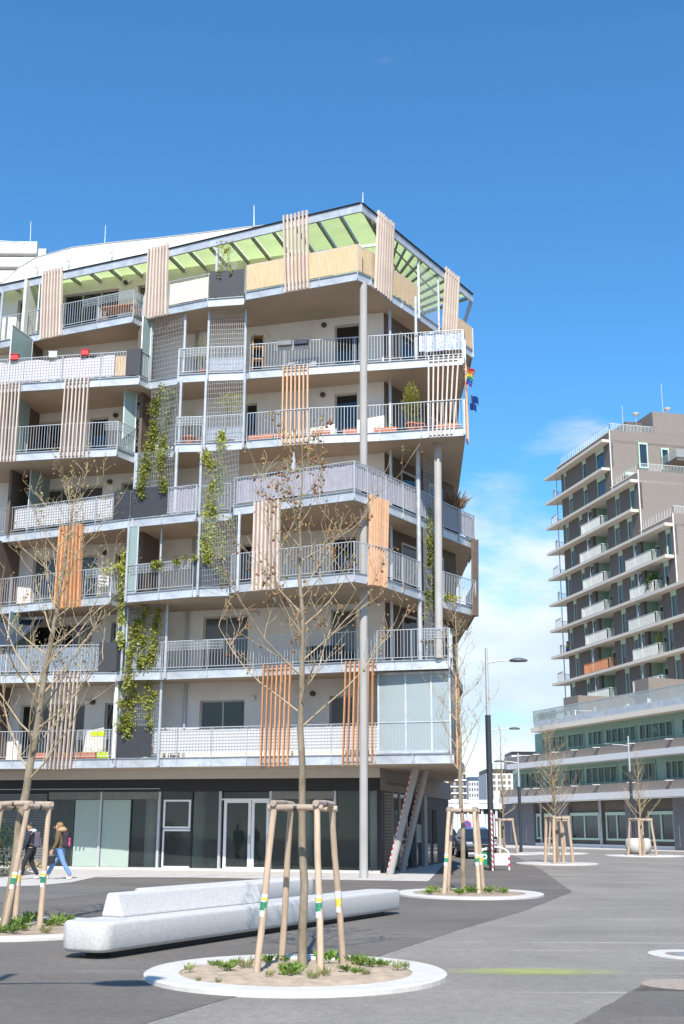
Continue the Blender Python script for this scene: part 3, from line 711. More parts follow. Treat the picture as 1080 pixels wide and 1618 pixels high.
# double door
for x0, x1 in ((352, 395), (396, 424)):
    m = MB(); a, b = gs(x1), gs(x0); f = .11
    gbox(m, a, b, -.12, -.03, .06, .16); gbox(m, a, b, -.12, -.03, 2.5, 2.62)
    for s in (a, b - f): gbox(m, s, s + f, -.12, -.03, .16, 2.5)
    d = m.build('shop_door', white, B); gbox(MB(), a + f, b - f, -.08, -.06, .16, 2.5).build('pane', glass_m, d)
    gbox(MB(), a + (f * .3 if x0 < 380 else f * .3 + .0), a + f * .3 + .03, -.03, .03, 1.0, 1.3).build('handle', alu, d)
gf(350, 426, 2.66, 2.9, glass_m, -.06)
gbox(MB(), gs(426), gs(348), -.12, -.02, 2.6, 2.66).build('door_head', white, B)
for px, dd in ((588, .75), (222, 1.0), (455, 2.2), (266, 3.0)):
    p = wp(gs(px), GOFF - dd, 0); MB().tube([V(p.x, p.y, .03), V(p.x, p.y, 3.2)], .27, 20).build('inner_column', palegreen, B, True)
for px in (20, 300, 440):
    p = wp(gs(px), .2, Z[1] - .3); MB().tube([p, p - V(0, 0, .12)], [.07, .06], 10).build('soffit_lamp', galv_d, B)
# dark louvres to the left of the windows
for j in range(26):
    z = .2 + j * .103; gbox(MB(), gs(70), gs(-40), -.06, -.01, z, z + .085).build('louvre', M('grey_louvre', (.15, .155, .155), .5), B)
gbox(MB(), gs(70), gs(-40), -.12, -.07, .1, 2.93).build('louvre_back', blackm, B)
# ground floor along the side street
DG = V(.247, .969).normalized(); G0 = wp(S0, GOFF, 0).xy; NG = V(DG.y, -DG.x)
def side(t0, t1, z0, z1, mat, name, off=0.0, th=.15):
    a, b = G0 + DG * t0 + NG * off, G0 + DG * t1 + NG * off; n = NG * th
    return MB().hexa([v3(a, z0), v3(b, z0), v3(b - n, z0), v3(a - n, z0)], [v3(a, z1), v3(b, z1), v3(b - n, z1), v3(a - n, z1)]).build(name, mat, B)
side(0, 16, 2.95, Z[1] - .302, M('shade_toned_lintel', (.20, .175, .15), .85), 'side_lintel', .02)  # cream lintel, colour darkened to carry the shade under the overhang
side(0, .5, .0, 2.95, blackm, 'side_post', .03)
for j in range(24): side(.5, 2.2, .15 + j * .115, .15 + j * .115 + .085, M('bronze_louvre', (.16, .13, .105), .5), 'louvre', .05, .04)
side(.5, 2.2, .1, 2.95, blackm, 'louvre_back', -.0, .1)
for t0, t1 in ((2.25, 3.6), (3.65, 5.0), (5.05, 6.6), (6.65, 8.4)):
    d = side(t0, t1, .1, 2.9, pane_m, 'side_pane', -.05, .02); side(t0, t0 + .08, .1, 2.95, gframe, 'mullion', .0, .1)
side(6.7, 8.3, 1.0, 1.75, M('dotted_film', (.25, .26, .25), .5), 'window_film', -.02, .01)
side(8.4, 9.1, 0, 2.95, M('shade_toned_pier', (.32, .30, .27), .85), 'side_pier', .1, .4)  # cream pier with the passage shade put into its colour
side(9.1, 16, 0, 2.95, M('shade_toned_wall', (.09, .085, .08), .9), 'side_wall', -.1, .2)  # wall colour lowered for the shade of the undercroft
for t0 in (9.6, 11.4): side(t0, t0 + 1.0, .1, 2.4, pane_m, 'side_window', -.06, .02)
# leaning concrete props with red and white tape
tape = MS('red_white_tape', (.72, .70, .66), (.62, .035, .04), .2, 'Z', .5, .5)
def prop(p, q, r):
    o = MB().tube([p, q], r, 18).build('leaning_prop', concrete, B, True)
    d = (q - p).normalized(); sd = V(-1, -.55, 0).normalized(); sd = (sd - d * sd.dot(d)).normalized()
    MB().bar(p.lerp(q, .03) + sd * (r - .004), p.lerp(q, .9) + sd * (r - .004), .055, .02, sd).build('warning_tape', tape, o)
prop(V(1.74, 44.35, .0), V(2.72, 44.4, Z[1] - .29), .135)
prop(V(2.30, 47.2, .0), V(3.25, 47.3, Z[1] - .29), .135)

# ================================================================== THINGS ON THE BALCONIES
def cloth(name, label, cat, k, x0, x1, z0, z1, mat, fold=.012, inset=-.012, sag=0.0, group=None):
    ep = offs(edge_pts(k, x0, x1), inset); vs = []; fs = []; pts = []; rng = random.Random(int(x0) * 7 + k)
    for i in range(len(ep) - 1):
        n = max(2, int((ep[i + 1] - ep[i]).length / .09)); t = (ep[i + 1] - ep[i]).normalized(); nn = V(t.y, -t.x)
        for j in range(n + (1 if i == len(ep) - 2 else 0)):
            p = ep[i].lerp(ep[i + 1], j / n); pts.append((p, nn))
    d = 0
    for j, (p, nn) in enumerate(pts):
        w1 = -abs(math.sin(j * .9 + rng.uniform(-.4, .4))) * fold
        w2 = -abs(math.sin(j * .7 + 1 + rng.uniform(-.4, .4))) * fold
        s = sag * math.sin(j * .35) + rng.uniform(-.3, .3) * sag
        zt = Z[k] + z1 + s; zb = Z[k] + z0 + rng.uniform(-.4, .4) * sag
        vs += [v3(p + nn * w1, zb), v3(p + nn * (w1 + w2) * .5, (zt + zb) / 2), v3(p + nn * w2, zt)]
        vs += [v3(p + nn * (w1 - .008), zb), v3(p + nn * (w2 - .008), zt)]
    for j in range(len(pts) - 1):
        a, b = j * 5, j * 5 + 5
        fs += [(a, b, b + 1, a + 1), (a + 1, b + 1, b + 2, a + 2), (b + 3, a + 3, a + 4, b + 4), (a + 2, b + 2, b + 4, a + 4), (b, a, a + 3, b + 3)]
    return tag(MB().add(vs, fs).build(name, mat), label, cat, group)
cloth('bamboo_screen', 'long honey-coloured bamboo mat on the top balcony railing beside the charcoal board', 'screen', 7, 390, 570, .04, 1.1, bamboo, .006, .055)
cloth('bamboo_screen', 'bamboo mat on the top balcony just round the building corner under the canopy', 'screen', 7, 572, 658, .04, 1.08, bamboo, .006, .055)
cloth('bamboo_screen', 'bamboo mat at the far side-street end of the top balcony', 'screen', 7, 702, 745, .04, 1.05, bamboo, .006, .055)
cloth('picket_screen', 'whitish wooden picket screen on the top balcony left of the charcoal board', 'screen', 7, 268, 329, .04, .92, picket, .006, .055)
cloth('banner', 'pinkish white banner along the sixth-floor railing under the red lanterns', 'banner', 6, -28, 179, .05, .93, bannerp, .02, .0, .04)
cloth('reed_screen', 'short yellow reed mat beside the pinkish banner on the sixth floor', 'screen', 6, 181, 198, .05, .9, bamboo, .005)
foil = M('silver_foil', (.62, .62, .63), .25, .5, var=.25, scale=9, bump=.6, bscale=14)
cloth('plastic_sheet', 'crumpled silvery plastic sheet behind the sixth-floor railing at the street corner', 'sheet', 6, 664, 729, .3, 1.0, foil, .03, -.02, .05)
cloth('banner', 'white striped sagging cloth on the fourth-floor railing left of the charcoal boards', 'banner', 4, 20, 178, .18, .98, banner, .02, -.01, .05)
cloth('fabric_screen', 'small lilac-grey cloth on the short fourth-floor railing right of a charcoal board', 'screen', 4, 266, 311, .05, 1.02, fabricp, .035, -.015, .02)
cloth('fabric_screen', 'long lilac-grey fabric screen round the fourth-floor corner balcony', 'screen', 4, 372, 662, .12, 1.0, fabricp, .03, -.015, .02)
cloth('fabric_screen', 'darker lilac fabric screen on the fourth floor facing the side street', 'screen', 4, 666, 748, .1, 1.02, fabricp, .03, -.015, .02)
fabg = M('bluegrey_fabric', (.20, .235, .275), .85, var=.15)
cloth('fabric_screen', 'blue-grey fabric behind the second-floor railing beside the charcoal board', 'screen', 2, -28, 154, .06, .98, fabg, .01)
cloth('banner', 'long white striped banner along the first-floor railing left of the frosted loggia', 'banner', 1, 246, 597, .16, 1.0, banner, .012, -.012, .012)
cloth('fabric_screen', 'bluish striped mat low on the sixth-floor railing behind a wire trellis', 'screen', 6, 329, 386, .08, .6, M('bluish_mat', (.33, .36, .42), .8, var=.3, scale=20), .01)
cloth('fabric_screen', 'bluish mat low on the fifth-floor railing behind a wire trellis', 'screen', 5, 323, 383, .08, .58, M('bluish_mat', (.33, .36, .42), .8), .01)
cloth('fabric_screen', 'pale mesh mat low on the second-floor trellis beside the vine', 'screen', 2, 201, 252, .08, .6, M('bluish_mat', (.33, .36, .42), .8), .01)

def inside(k, px, d, z=0.0):      # a spot on a balcony d metres in from its edge
    p = edge_pts(k, px, px + 1)[0] - V(NO.x, NO.y) * d; return V(p.x, p.y, Z[k] + z)
def bush(m, c, r, n, L=.07, W=.035, rng=random, shape=1.0):
    for _ in range(n):
        th = rng.uniform(0, 2 * math.pi); u = rng.uniform(-1, 1); q = rng.random() ** .5
        d = V(math.sqrt(1 - u * u) * math.cos(th), math.sqrt(1 - u * u) * math.sin(th), u)
        p = V(c[0] + d.x * r[0] * q, c[1] + d.y * r[1] * q, c[2] + d.z * r[2] * q)
        m.leaf(p, d + V(rng.uniform(-.8, .8), rng.uniform(-.8, .8), rng.uniform(-.2, .9)), L * rng.uniform(.7, 1.3), W * rng.uniform(.7, 1.3), rng)
    return m
def pot_plant(name, label, cat, p, pr, ph, r, n, lmat, pmat=None, L=.08, W=.035, group=None, zc=None):
    t = thing(name, label, cat, p, group)
    MB().lathe(p, [(pr * .75, 0), (pr, ph * .85), (pr * 1.1, ph * .86), (pr * 1.1, ph), (pr * .9, ph), (pr * .9, ph - .03)], 14).build('pot', pmat or terra, t, True)
    m = MB(); c = (p.x, p.y, p.z + (zc if zc else ph + r[2]))
    bush(m, c, r, n, L, W, random.Random(int(p.x * 100))); m.build('foliage', lmat, t)
    s = MB(); rng = random.Random(3)
    for i in range(5):
        a = rng.uniform(0, 6.3); s.tube([V(p.x, p.y, p.z + ph - .05), V(p.x + math.cos(a) * r[0] * .3, p.y + math.sin(a) * r[1] * .3, c[2]), V(p.x + math.cos(a) * r[0] * .6, p.y + math.sin(a) * r[1] * .6, c[2] + r[2] * .6)], [.012, .008, .004], 5)
    s.build('stem', stem_m, t); return t
def trough(label, k, x0, x1, mat, h=.2, d=.16, plants=None, group=None, z=.0):
    a, b = offs(edge_pts(k, x0, x1), -d)[0], offs(edge_pts(k, x0, x1), -d)[-1]
    t = thing('flower_box', label, 'planter', v3((a + b) / 2, Z[k] + z), group)
    MB().bar(v3(a, Z[k] + z + h / 2), v3(b, Z[k] + z + h / 2), .19, h).build('box', mat, t, bevel=.015)
    MB().bar(v3(a, Z[k] + z + h - .01), v3(b, Z[k] + z + h - .01), .16, .03).build('soil', soil_m, t)
    m = MB(); c = (a + b) / 2
    bush(m, (c.x, c.y, Z[k] + z + h + .05), ((b - a).length * .45, .08, .13), plants if plants else 30, .09, .025, random.Random(int(x0))); m.build('foliage', leafg, t)
    return t
G5 = 'terracotta flower boxes on the fifth floor'
for i, (a, b) in enumerate(((391, 430), (433, 447), (491, 520), (541, 562), (590, 626), (690, 724))):
    trough('terracotta flower box with small seedlings on the fifth-floor balcony', 5, a, b, terra, .2, group=G5)
pot_plant('potted_shrub', 'tall yellow-green conical shrub in a terracotta pot on the fifth floor', 'plant', inside(5, 647, .35), .24, .36, (.30, .30, .85), 1500, M('yellowgreen_leaf', (.27, .25, .035), .6, var=.4, trans=.3), L=.09, W=.03, zc=1.15)
pot_plant('flower_pot', 'small terracotta pot beside the conical shrub on the fifth floor', 'plant', inside(5, 661, .3), .2, .3, (.15, .15, .12), 40, leafg)
pot_plant('potted_shrub', 'thin leafy plant in an orange pot behind the sixth-floor corner trellis', 'plant', inside(6, 315, .35), .17, .24, (.42, .3, .6), 150, leafy, L=.1, W=.03, zc=1.0)
pot_plant('flower_pot', 'large terracotta pot next to the vine-covered fifth-floor trellis', 'plant', inside(5, 293, .3), .24, .34, (.22, .2, .5), 120, leafg, zc=.9)
pot_plant('flower_pot', 'smaller dark red pot right of the large terracotta pot, fifth floor', 'plant', inside(5, 314, .3), .14, .22, (.12, .12, .2), 40, leafg)
pot_plant('potted_shrub', 'drooping yellow-green tree in a pot behind the middle fifth-floor trellis', 'plant', inside(5, 355, .5), .2, .3, (.65, .3, .42), 420, leafy, L=.1, W=.03, zc=1.75)
G1 = 'planters on the lower left first-floor balcony'
for a, b, mt, lb in ((50, 74, terra, 'dull red flower box on the first-floor balcony left of the brown slat screen'), (84, 108, M('orange_box', (.6, .22, .04), .6), 'bright orange flower box behind the brown slat screen on the first floor'), (110, 126, terra, 'short terracotta flower box at the right edge of the brown slat screen, first floor'), (129, 152, terra, 'terracotta flower box next to the lime-green box on the first floor'), (155, 174, M('lime_plastic', (.50, .62, .02), .5), 'lime-green flower box standing on the first-floor balcony')):
    trough(lb, 1, a, b, mt, .24, .13, 25)
trough('small lime-green box hung high on the first-floor railing', 1, 146, 156, M('lime_plastic', (.5, .62, .02), .5), .17, .02, 12, z=.82)
trough('second lime-green box hung high on the first-floor railing, nearer the charcoal board', 1, 157, 167, M('lime_plastic', (.5, .62, .02), .5), .17, .02, 12, z=.82)
trough('charcoal window box hung on the sixth-floor railing beside the grey cushion', 6, 440, 463, M('grey_box', (.2, .21, .22), .6), .18, -.12, 10, z=.86)
trough('dark navy window box hung on the sixth-floor railing', 6, 467, 489, M('navy_box', (.025, .035, .06), .6), .2, -.12, 8, z=.86)
for i, (px, mt, c) in enumerate(((21, redm, 'red'), (82, white, 'white'), (133, redm, 'red'))):
    p = offs(edge_pts(6, px, px + 1), .05)[0]
    t = thing('rail_lantern', ['red lantern box on the railing at the left end of the pinkish banner', 'white lantern box on the railing above the pinkish banner', 'red lantern box on the railing above the middle of the pinkish banner'][i], 'lantern', v3(p, Z[6] + .98))
    box('body', (p.x, p.y, Z[6] + 1.09), (.32, .16, .22), mt, t, bevel=.03)
    box('lid', (p.x, p.y, Z[6] + 1.215), (.36, .2, .03), mt, t, bevel=.01)
    box('hook', (p.x, p.y + .06, Z[6] + .97), (.05, .03, .12), galv, t)
def chair(label, p, rz, mat, s=1.0, group=None):
    t = thing('balcony_chair', label, 'chair', (0, 0, 0), group)
    box('seat', (0, 0, .44), (.42, .42, .04), mat, t, bevel=.01)
    for i in (-1, 1):
        for j in (-1, 1): MB().bar((i * .18, j * .18, 0), (i * .18, j * .18, .42 if j < 0 else .9), .035, .035).build('leg', mat, t)
    for z in (.6, .74, .87): MB().bar((-.2, .18, z), (.2, .18, z), .025, .07).build('back_rail', mat, t)
    t.location = p; t.rotation_euler.z = rz; return t
tw = M('teak', (.36, .15, .05), .6, var=.2)
chair('white wooden chair at the teak table on the top balcony', inside(7, 150, .75), 1.4, white)
chair('pale teak chair at the right end of the top balcony table', inside(7, 207, .7), -1.4, M('pale_teak', (.5, .3, .15), .6))
p = inside(7, 178, .75); t = thing('balcony_table', 'teak table with a folded leaf on the top left balcony', 'table', (p.x, p.y, p.z))
MB().box((p.x, p.y, p.z + .74), (1.5, .75, .05), -.3).build('tabletop', tw, t, bevel=.01)
for i, j in ((-.6, -.27), (.6, -.27), (-.6, .27), (.6, .27)):
    x = p.x + i * math.cos(-.3) - j * math.sin(-.3); y = p.y + i * math.sin(-.3) + j * math.cos(-.3); MB().bar((x, y, p.z), (x, y, p.z + .72), .06, .06).build('leg', tw, t)
chair('white chair on the third-floor balcony under the fresh vine', inside(3, 155, .4), .4, white)
chair('white plastic chair behind the first-floor banner under the vine trellis', inside(1, 238, .5), .3, white)
chair('second white plastic chair behind the first-floor banner, further along it', inside(1, 264, .5), -.4, white)
p = inside(6, 470, .9); t = thing('garden_sofa', 'grey covered garden sofa on the sixth-floor balcony', 'sofa', p)
MB().box((p.x, p.y, p.z + .28), (1.2, .6, .45), -.28).build('seat', M('grey_cover', (.38, .38, .39), .8), t, bevel=.05)
MB().box((p.x + .06, p.y + .25, p.z + .6), (1.2, .16, .4), -.28).build('backrest', M('grey_cover', (.38, .38, .39), .8), t, bevel=.05)
p = inside(3, 280, 1.0); t = thing('black_cat_figure', 'small black watering can on the third-floor balcony', 'watering can', inside(3, 255, .35)); t.name = 'watering_can'
q = inside(3, 255, .35); MB().lathe(q, [(.09, 0), (.1, .2), (.05, .28), (.04, .33)], 12).build('body', blackm, t, True); MB().tube([q + V(.08, 0, .1), q + V(.22, 0, .3)], [.02, .015], 6).build('spout', blackm, t)
MB().tube([q + V(-.08, 0, .08), q + V(-.17, 0, .2), q + V(-.05, 0, .32)], .012, 6).build('handle', blackm, t)
# closed parasol on the fourth floor
p = inside(4, 456, .6); t = thing('closed_parasol', 'closed pale grey parasol standing on the fourth-floor balcony', 'parasol', p)
MB().tube([p, p + V(0, 0, 1.9)], .02, 8).build('pole', galv, t); MB().lathe(p, [(.09, .85), (.14, 1.0), (.08, 1.5), (.03, 1.85), (.005, 1.95)], 10).build('canopy', M('parasol_cloth', (.36, .38, .43), .8), t, True)
MB().lathe(p, [(.22, 0), (.22, .06), (.05, .08)], 14).build('base', concrete, t)
# table with white top and grill on the corner balcony of the second floor
p = inside(2, 676, .8); t = thing('balcony_table', 'round balcony table with metal legs on the second-floor corner beside the concrete column', 'table', p)
MB().lathe(p, [(.42, .72), (.42, .75)], 20).build('tabletop', M('grey_top', (.36, .33, .3), .6), t)
for a in range(4): MB().bar(p + V(.3 * math.cos(a * 1.57 + .7), .3 * math.sin(a * 1.57 + .7), 0), p + V(.25 * math.cos(a * 1.57 + .7), .25 * math.sin(a * 1.57 + .7), .72), .03, .03).build('leg', galv_d, t)
p = inside(2, 500, .9); t = thing('balcony_sofa', 'dark wicker bench behind the second-floor railing under the screens', 'bench', p)
MB().box((p.x, p.y, p.z + .25), (1.5, .6, .3), -.28).build('seat', M('dark_wicker', (.035, .03, .03), .8), t, bevel=.03); MB().box((p.x + .07, p.y + .28, p.z + .55), (1.5, .12, .5), -.28).build('backrest', M('dark_wicker', (.035, .03, .03), .8), t, bevel=.03)
p = inside(6, 400, .5); t = thing('wood_shelf', 'tall dark wooden shelf at the left end of the sixth-floor balcony', 'shelf', p)
for i in (-1, 1): MB().box((p.x + i * .2, p.y, p.z + .8), (.03, .35, 1.6)).build('side_panel', M('pale_teak', (.5, .3, .15), .6), t)
for z in (.1, .6, 1.1, 1.58): MB().box((p.x, p.y, p.z + z), (.4, .35, .03)).build('shelf_board', M('pale_teak', (.5, .3, .15), .6), t)
MB().box((p.x, p.y + .16, p.z + .8), (.38, .02, 1.5)).build('back_panel', blackm, t)
# flags on the corner
def flag(label, p, stripes, w, h, name='flag'):
    t = thing(name, label, 'flag', p)
    MB().tube([p + V(-.05, .05, .15), p + V(.1, -.25, .5)], .012, 6).build('flag_pole', galv, t)
    n = len(stripes)
    for i, c in enumerate(stripes):
        vs = []; z1 = .5 - h * i / n; z0 = .5 - h * (i + 1) / n
        for j in range(7):
            u = j / 6; x = .1 + w * u * (1 - .25 * (.5 - z1)); y = -.25 + .07 * math.sin(u * 7 + i * .4)
            vs += [p + V(x - .12 * i / n, y, z0 - u * .12), p + V(x - .12 * i / n, y, z1 - u * .12)]
        fs = [(2 * j, 2 * j + 2, 2 * j + 3, 2 * j + 1) for j in range(6)]
        m = MB().add(vs, fs); m.add([q + V(0, .004, 0) for q in vs], [f[::-1] for f in fs])
        m.build('stripe', M('flag_' + str(c), c, .8, var=.05, trans=.3), t)
e5 = EDGE[5][-1]
flag('small rainbow striped flag at the fifth-floor street corner', v3(e5 + V(.1, .1), Z[5] + 1.75), [(.6, .02, .02), (.7, .2, .01), (.75, .6, .02), (.03, .3, .06), (.02, .08, .4), (.2, .03, .3)], .24, .65)
flag('plain blue flag below the rainbow flag at the street corner', v3(e5 + V(.2, .3), Z[5] + .75), [(.01, .05, .22), (.01, .05, .22)], .26, .55)
# dry pampas plant in a dark pot at the far end of the fourth floor
p = v3(edge_pts(4, 722, 723)[0] + V(-.1, .7), Z[4]); t = thing('dry_grass_plant', 'dry reddish pampas grass in a dark pot on the fourth-floor side balcony', 'plant', p)
MB().lathe(p, [(.25, 0), (.35, 1.1), (.33, 1.12)], 14).build('pot', blackm, t, True)
m = MB(); rng = random.Random(5)
for i in range(260):
    a = rng.uniform(0, 6.28); r = rng.uniform(0, .25); L_ = rng.uniform(.4, 1.1); q = p + V(r * math.cos(a), r * math.sin(a), 1.05)
    d = V(math.cos(a) * rng.uniform(.1, .7) + .35, math.sin(a) * rng.uniform(.1, .7), 1); m.leaf(q + d.normalized() * rng.uniform(0, .5), d, L_ * .6, .045, rng)
m.build('foliage', drygrass, t)
# navy awning on the left of the second floor
a, b = edge_pts(2, -30, 40)[0], edge_pts(2, -30, 46)[-1]; n3 = V(NO.x, NO.y)
aw = thing('awning', 'dark navy sun awning hung out over the left second-floor balcony', 'awning', v3((a + b) / 2, Z[2] + 1.0))
nav = M('navy_cloth', (.018, .03, .055), .8)
top = [v3(a - n3 * .9, Z[3] - .5), v3(b - n3 * .9, Z[3] - .5)]; bt = [v3(a + n3 * .25, Z[2] + 1.05), v3(b - V(.55, -.1) + n3 * .25, Z[2] + 1.05)]
m = MB().hexa([bt[0], bt[1], top[1], top[0]], [p + V(0, -.01, .02) for p in (bt[0], bt[1], top[1], top[0])]); m.build('cloth', nav, aw)
MB().bar(bt[0], bt[1], .05, .05).build('front_bar', galv_d, aw); MB().bar(top[0] + V(0, 0, .02), top[1] + V(0, 0, .02), .12, .12).build('cassette', galv_d, aw)

# --- climbing plants on the trellises
def climber(label, paths, n, spread, lmat=leafy, L=.105, W=.085, seed=1, group=None):
    rng = random.Random(seed); base = paths[0][0]
    t = thing('climbing_plant', label, 'vine', base, group); ms, ml = MB(), MB()
    tot = sum(sum((pp[i + 1] - pp[i]).length for i in range(len(pp) - 1)) for pp in paths)
    for pp in paths:
        sub = []
        for i in range(len(pp) - 1):
            k = max(2, int((pp[i + 1] - pp[i]).length / .25))
            for j in range(k): sub.append(pp[i].lerp(pp[i + 1], j / k) + V(rng.uniform(-.06, .06), rng.uniform(-.02, .02), rng.uniform(-.04, .04)))
        sub.append(pp[-1]); ms.tube(sub, [.014 - .008 * i / len(sub) for i in range(len(sub))], 5)
        l = sum((pp[i + 1] - pp[i]).length for i in range(len(pp) - 1)); cnt = int(n * l / tot)
        cnt = int(cnt * 3.2); clump = [(rng.randrange(len(sub)), rng.uniform(.4, 1.2)) for _ in range(max(3, int(l * 7)))]
        for _ in range(cnt):
            ci, cs = rng.choice(clump); c = sub[ci]
            p = c + V(rng.gauss(0, spread * cs), rng.gauss(-.06, .05), rng.gauss(0, spread * 1.2 * cs))
            ml.leaf(p, V(rng.uniform(-.7, .7), rng.uniform(-1, -.1), rng.uniform(-.9, .3)), L * rng.uniform(.6, 1.3), W * rng.uniform(.6, 1.3), rng)
    ms.build('stem', stem_m, t); ml.build('leaves', lmat, t); return t
def tp(k, px, z): 
    p = offs(edge_pts(k, px, px + 1), .06)[0]; return v3(p, Z[k] + z)
climber('dense fresh vine covering the left wire trellis between fourth and fifth floor', [[tp(4, 222, .9), tp(4, 226, 2.0), tp(5, 246, .8), tp(5, 254, 2.45)], [tp(4, 258, 1.0), tp(4, 252, 2.2), tp(5, 262, .6), tp(5, 272, 2.4)], [tp(4, 232, 1.6), tp(5, 240, .2), tp(5, 243, 2.2)]], 1500, .11, seed=2)
climber('fresh vine on the middle wire trellis of the fourth floor', [[tp(3, 322, 1.2), tp(4, 330, .1), tp(4, 337, 1.3), tp(4, 348, 2.3), tp(5, 350, .2)], [tp(4, 340, .4), tp(4, 345, 1.5), tp(4, 326, 2.0), tp(4, 322, 2.4)], [tp(3, 330, 1.0), tp(3, 338, 2.0), tp(4, 338, .3)]], 1000, .11, seed=3)
climber('half-bare vine on the third-floor part of the middle trellis', [[tp(3, 355, .3), tp(3, 352, 1.6), tp(3, 362, 2.4)], [tp(3, 345, .5), tp(3, 350, 2.2)]], 120, .09, seed=4)
climber('fresh vine over the lower left trellis between first and second floor', [[tp(1, 205, .9), tp(1, 210, 2.2), tp(2, 222, .4), tp(2, 226, 2.3)], [tp(1, 240, .9), tp(1, 235, 2.3), tp(2, 240, .8), tp(2, 246, 2.2)], [tp(1, 197, 1.2), tp(2, 203, .05), tp(2, 214, 1.8)], [tp(1, 200, 2.0), tp(1, 245, 2.3)]], 1500, .10, seed=5)
climber('bright vine hanging down the glass partition of the third floor', [[tp(2, 193, 1.0), tp(2, 190, 2.2), tp(3, 188, .9), tp(3, 196, 1.8)], [tp(3, 168, 1.0), tp(3, 182, 1.15), tp(3, 193, 1.1)], [tp(3, 186, .2), tp(3, 190, 1.2)]], 520, .10, seed=6)
climber('little vine running along the third-floor handrail', [[tp(3, 246, .95), tp(3, 262, 1.02), tp(3, 280, 1.05), tp(3, 306, 1.06)]], 130, .07, seed=7)
climber('thin vine on the tall corner trellis behind the concrete column', [[tp(2, 676, 1.6) + V(0, 2.6, 0), tp(3, 674, .0), tp(3, 677, 1.2), tp(3, 675, 2.4)], [tp(3, 683, -.5), tp(3, 684, 1.6)], [tp(3, 677, 1.4), tp(4, 679, .5)]], 420, .08, leafy, seed=8)
climber('bare twining vine under the green canopy beside the top-floor trellis', [[tp(7, 345, 1.0), tp(7, 350, 1.8), tp(7, 362, 2.2)], [tp(7, 365, 1.1), tp(7, 360, 1.9), tp(7, 349, 2.2)]], 40, .1, seed=9)
climber('pale vine at the side-street end of the third-floor railing', [[tp(3, 700, .05), tp(3, 712, .1), tp(3, 722, .05)]], 70, .07, seed=10)
climber('dark vine in the corner of the fifth-floor balcony behind the glass partition', [[V(*inside(5, 205, .8)), V(*inside(5, 205, .8, 1.4)), V(*inside(5, 206, .8, 2.2))]], 160, .13, leafd, seed=11)
climber('green vine in the third-floor corner behind the glass partition', [[V(*inside(3, 190, .7)), V(*inside(3, 192, .7, 1.4)), V(*inside(3, 197, .7, 2.3))]], 260, .14, leafg, seed=12)
for lb, k, x0, x1 in (('tuft of grass growing on top of the fourth-floor charcoal board', 4, 183, 204), ('tuft of grass growing behind the second-floor charcoal board', 2, 176, 194), ('tuft of grass on top of the first-floor charcoal board', 1, 195, 220)):
    m = MB(); rng = random.Random(x0); ep = edge_pts(k, x0, x1)
    for i in range(160):
        p = ep[0].lerp(ep[-1], rng.random()) + V(0, .05); m.leaf(v3(p, Z[k] + .98), V(rng.uniform(-.5, .5), rng.uniform(-.5, .3), 1), rng.uniform(.14, .34), .02, rng)
    tag(m.build('grass_tuft', leafg), lb, 'grass tuft')

# ================================================================== THE TOWER ACROSS THE STREET
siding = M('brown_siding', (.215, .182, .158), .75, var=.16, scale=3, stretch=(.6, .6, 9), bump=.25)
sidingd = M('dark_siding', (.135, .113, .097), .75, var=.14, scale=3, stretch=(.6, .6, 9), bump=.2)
tilem = M('lilac_grey_tile', (.17, .165, .175), .7, var=.12, scale=2, stretch=(.6, .6, 5))
mint = M('mint_green', (.30, .44, .34), .6, var=.06)
mintl = M('light_mint_frame', (.46, .62, .50), .5, var=.05)
slabw = M('beige_slab', (.70, .62, .52), .8, var=.05)
whiteb = M('white_belt', (.66, .65, .635), .7, var=.05)
tglass = M('tower_glass', (.022, .03, .038), .06, var=.35, scale=.3, spec=.8)
clearg = M('clear_balustrade', (.42, .48, .47), .12, var=.05, alpha=.42)
dT = V(.2356, -.9718); nT = V(-.9718, -.2356); T0 = V(23.5, 134.5) - nT * .9
def tw_(t, off=0.0, z=0.0): p = T0 + dT * t + nT * off; return V(p.x, p.y, z)
def t_at(px, z, off=0.0, f=tw_, lo=-12, hi=60):
    for _ in range(40):
        mid = (lo + hi) / 2
        if proj(f(mid, off, z))[0] < px: lo = mid
        else: hi = mid
    return lo
def fbox(m, f, t0, t1, o0, o1, z0, z1):
    q = [f(t0, o0), f(t1, o0), f(t1, o1), f(t0, o1)]
    return m.hexa([V(p.x, p.y, z0) for p in q], [V(p.x, p.y, z1) for p in q])
TW = thing('apartment_tower', 'dark brown stepped apartment tower with beige slab edges and mint green windows on a podium', 'building', tw_(15, -8, 0))
tz = [41 - 2.97 * r for r in range(10)]
t0w = t_at(887, 39)
tend = {0: t_at(964, 40), 1: t_at(964, 37), 2: t_at(1010, 33.5), 3: t_at(1010, 31), 4: t_at(1066, 27), 5: t_at(1066, 25)}
for r in (6, 7, 8, 9): tend[r] = 40.0
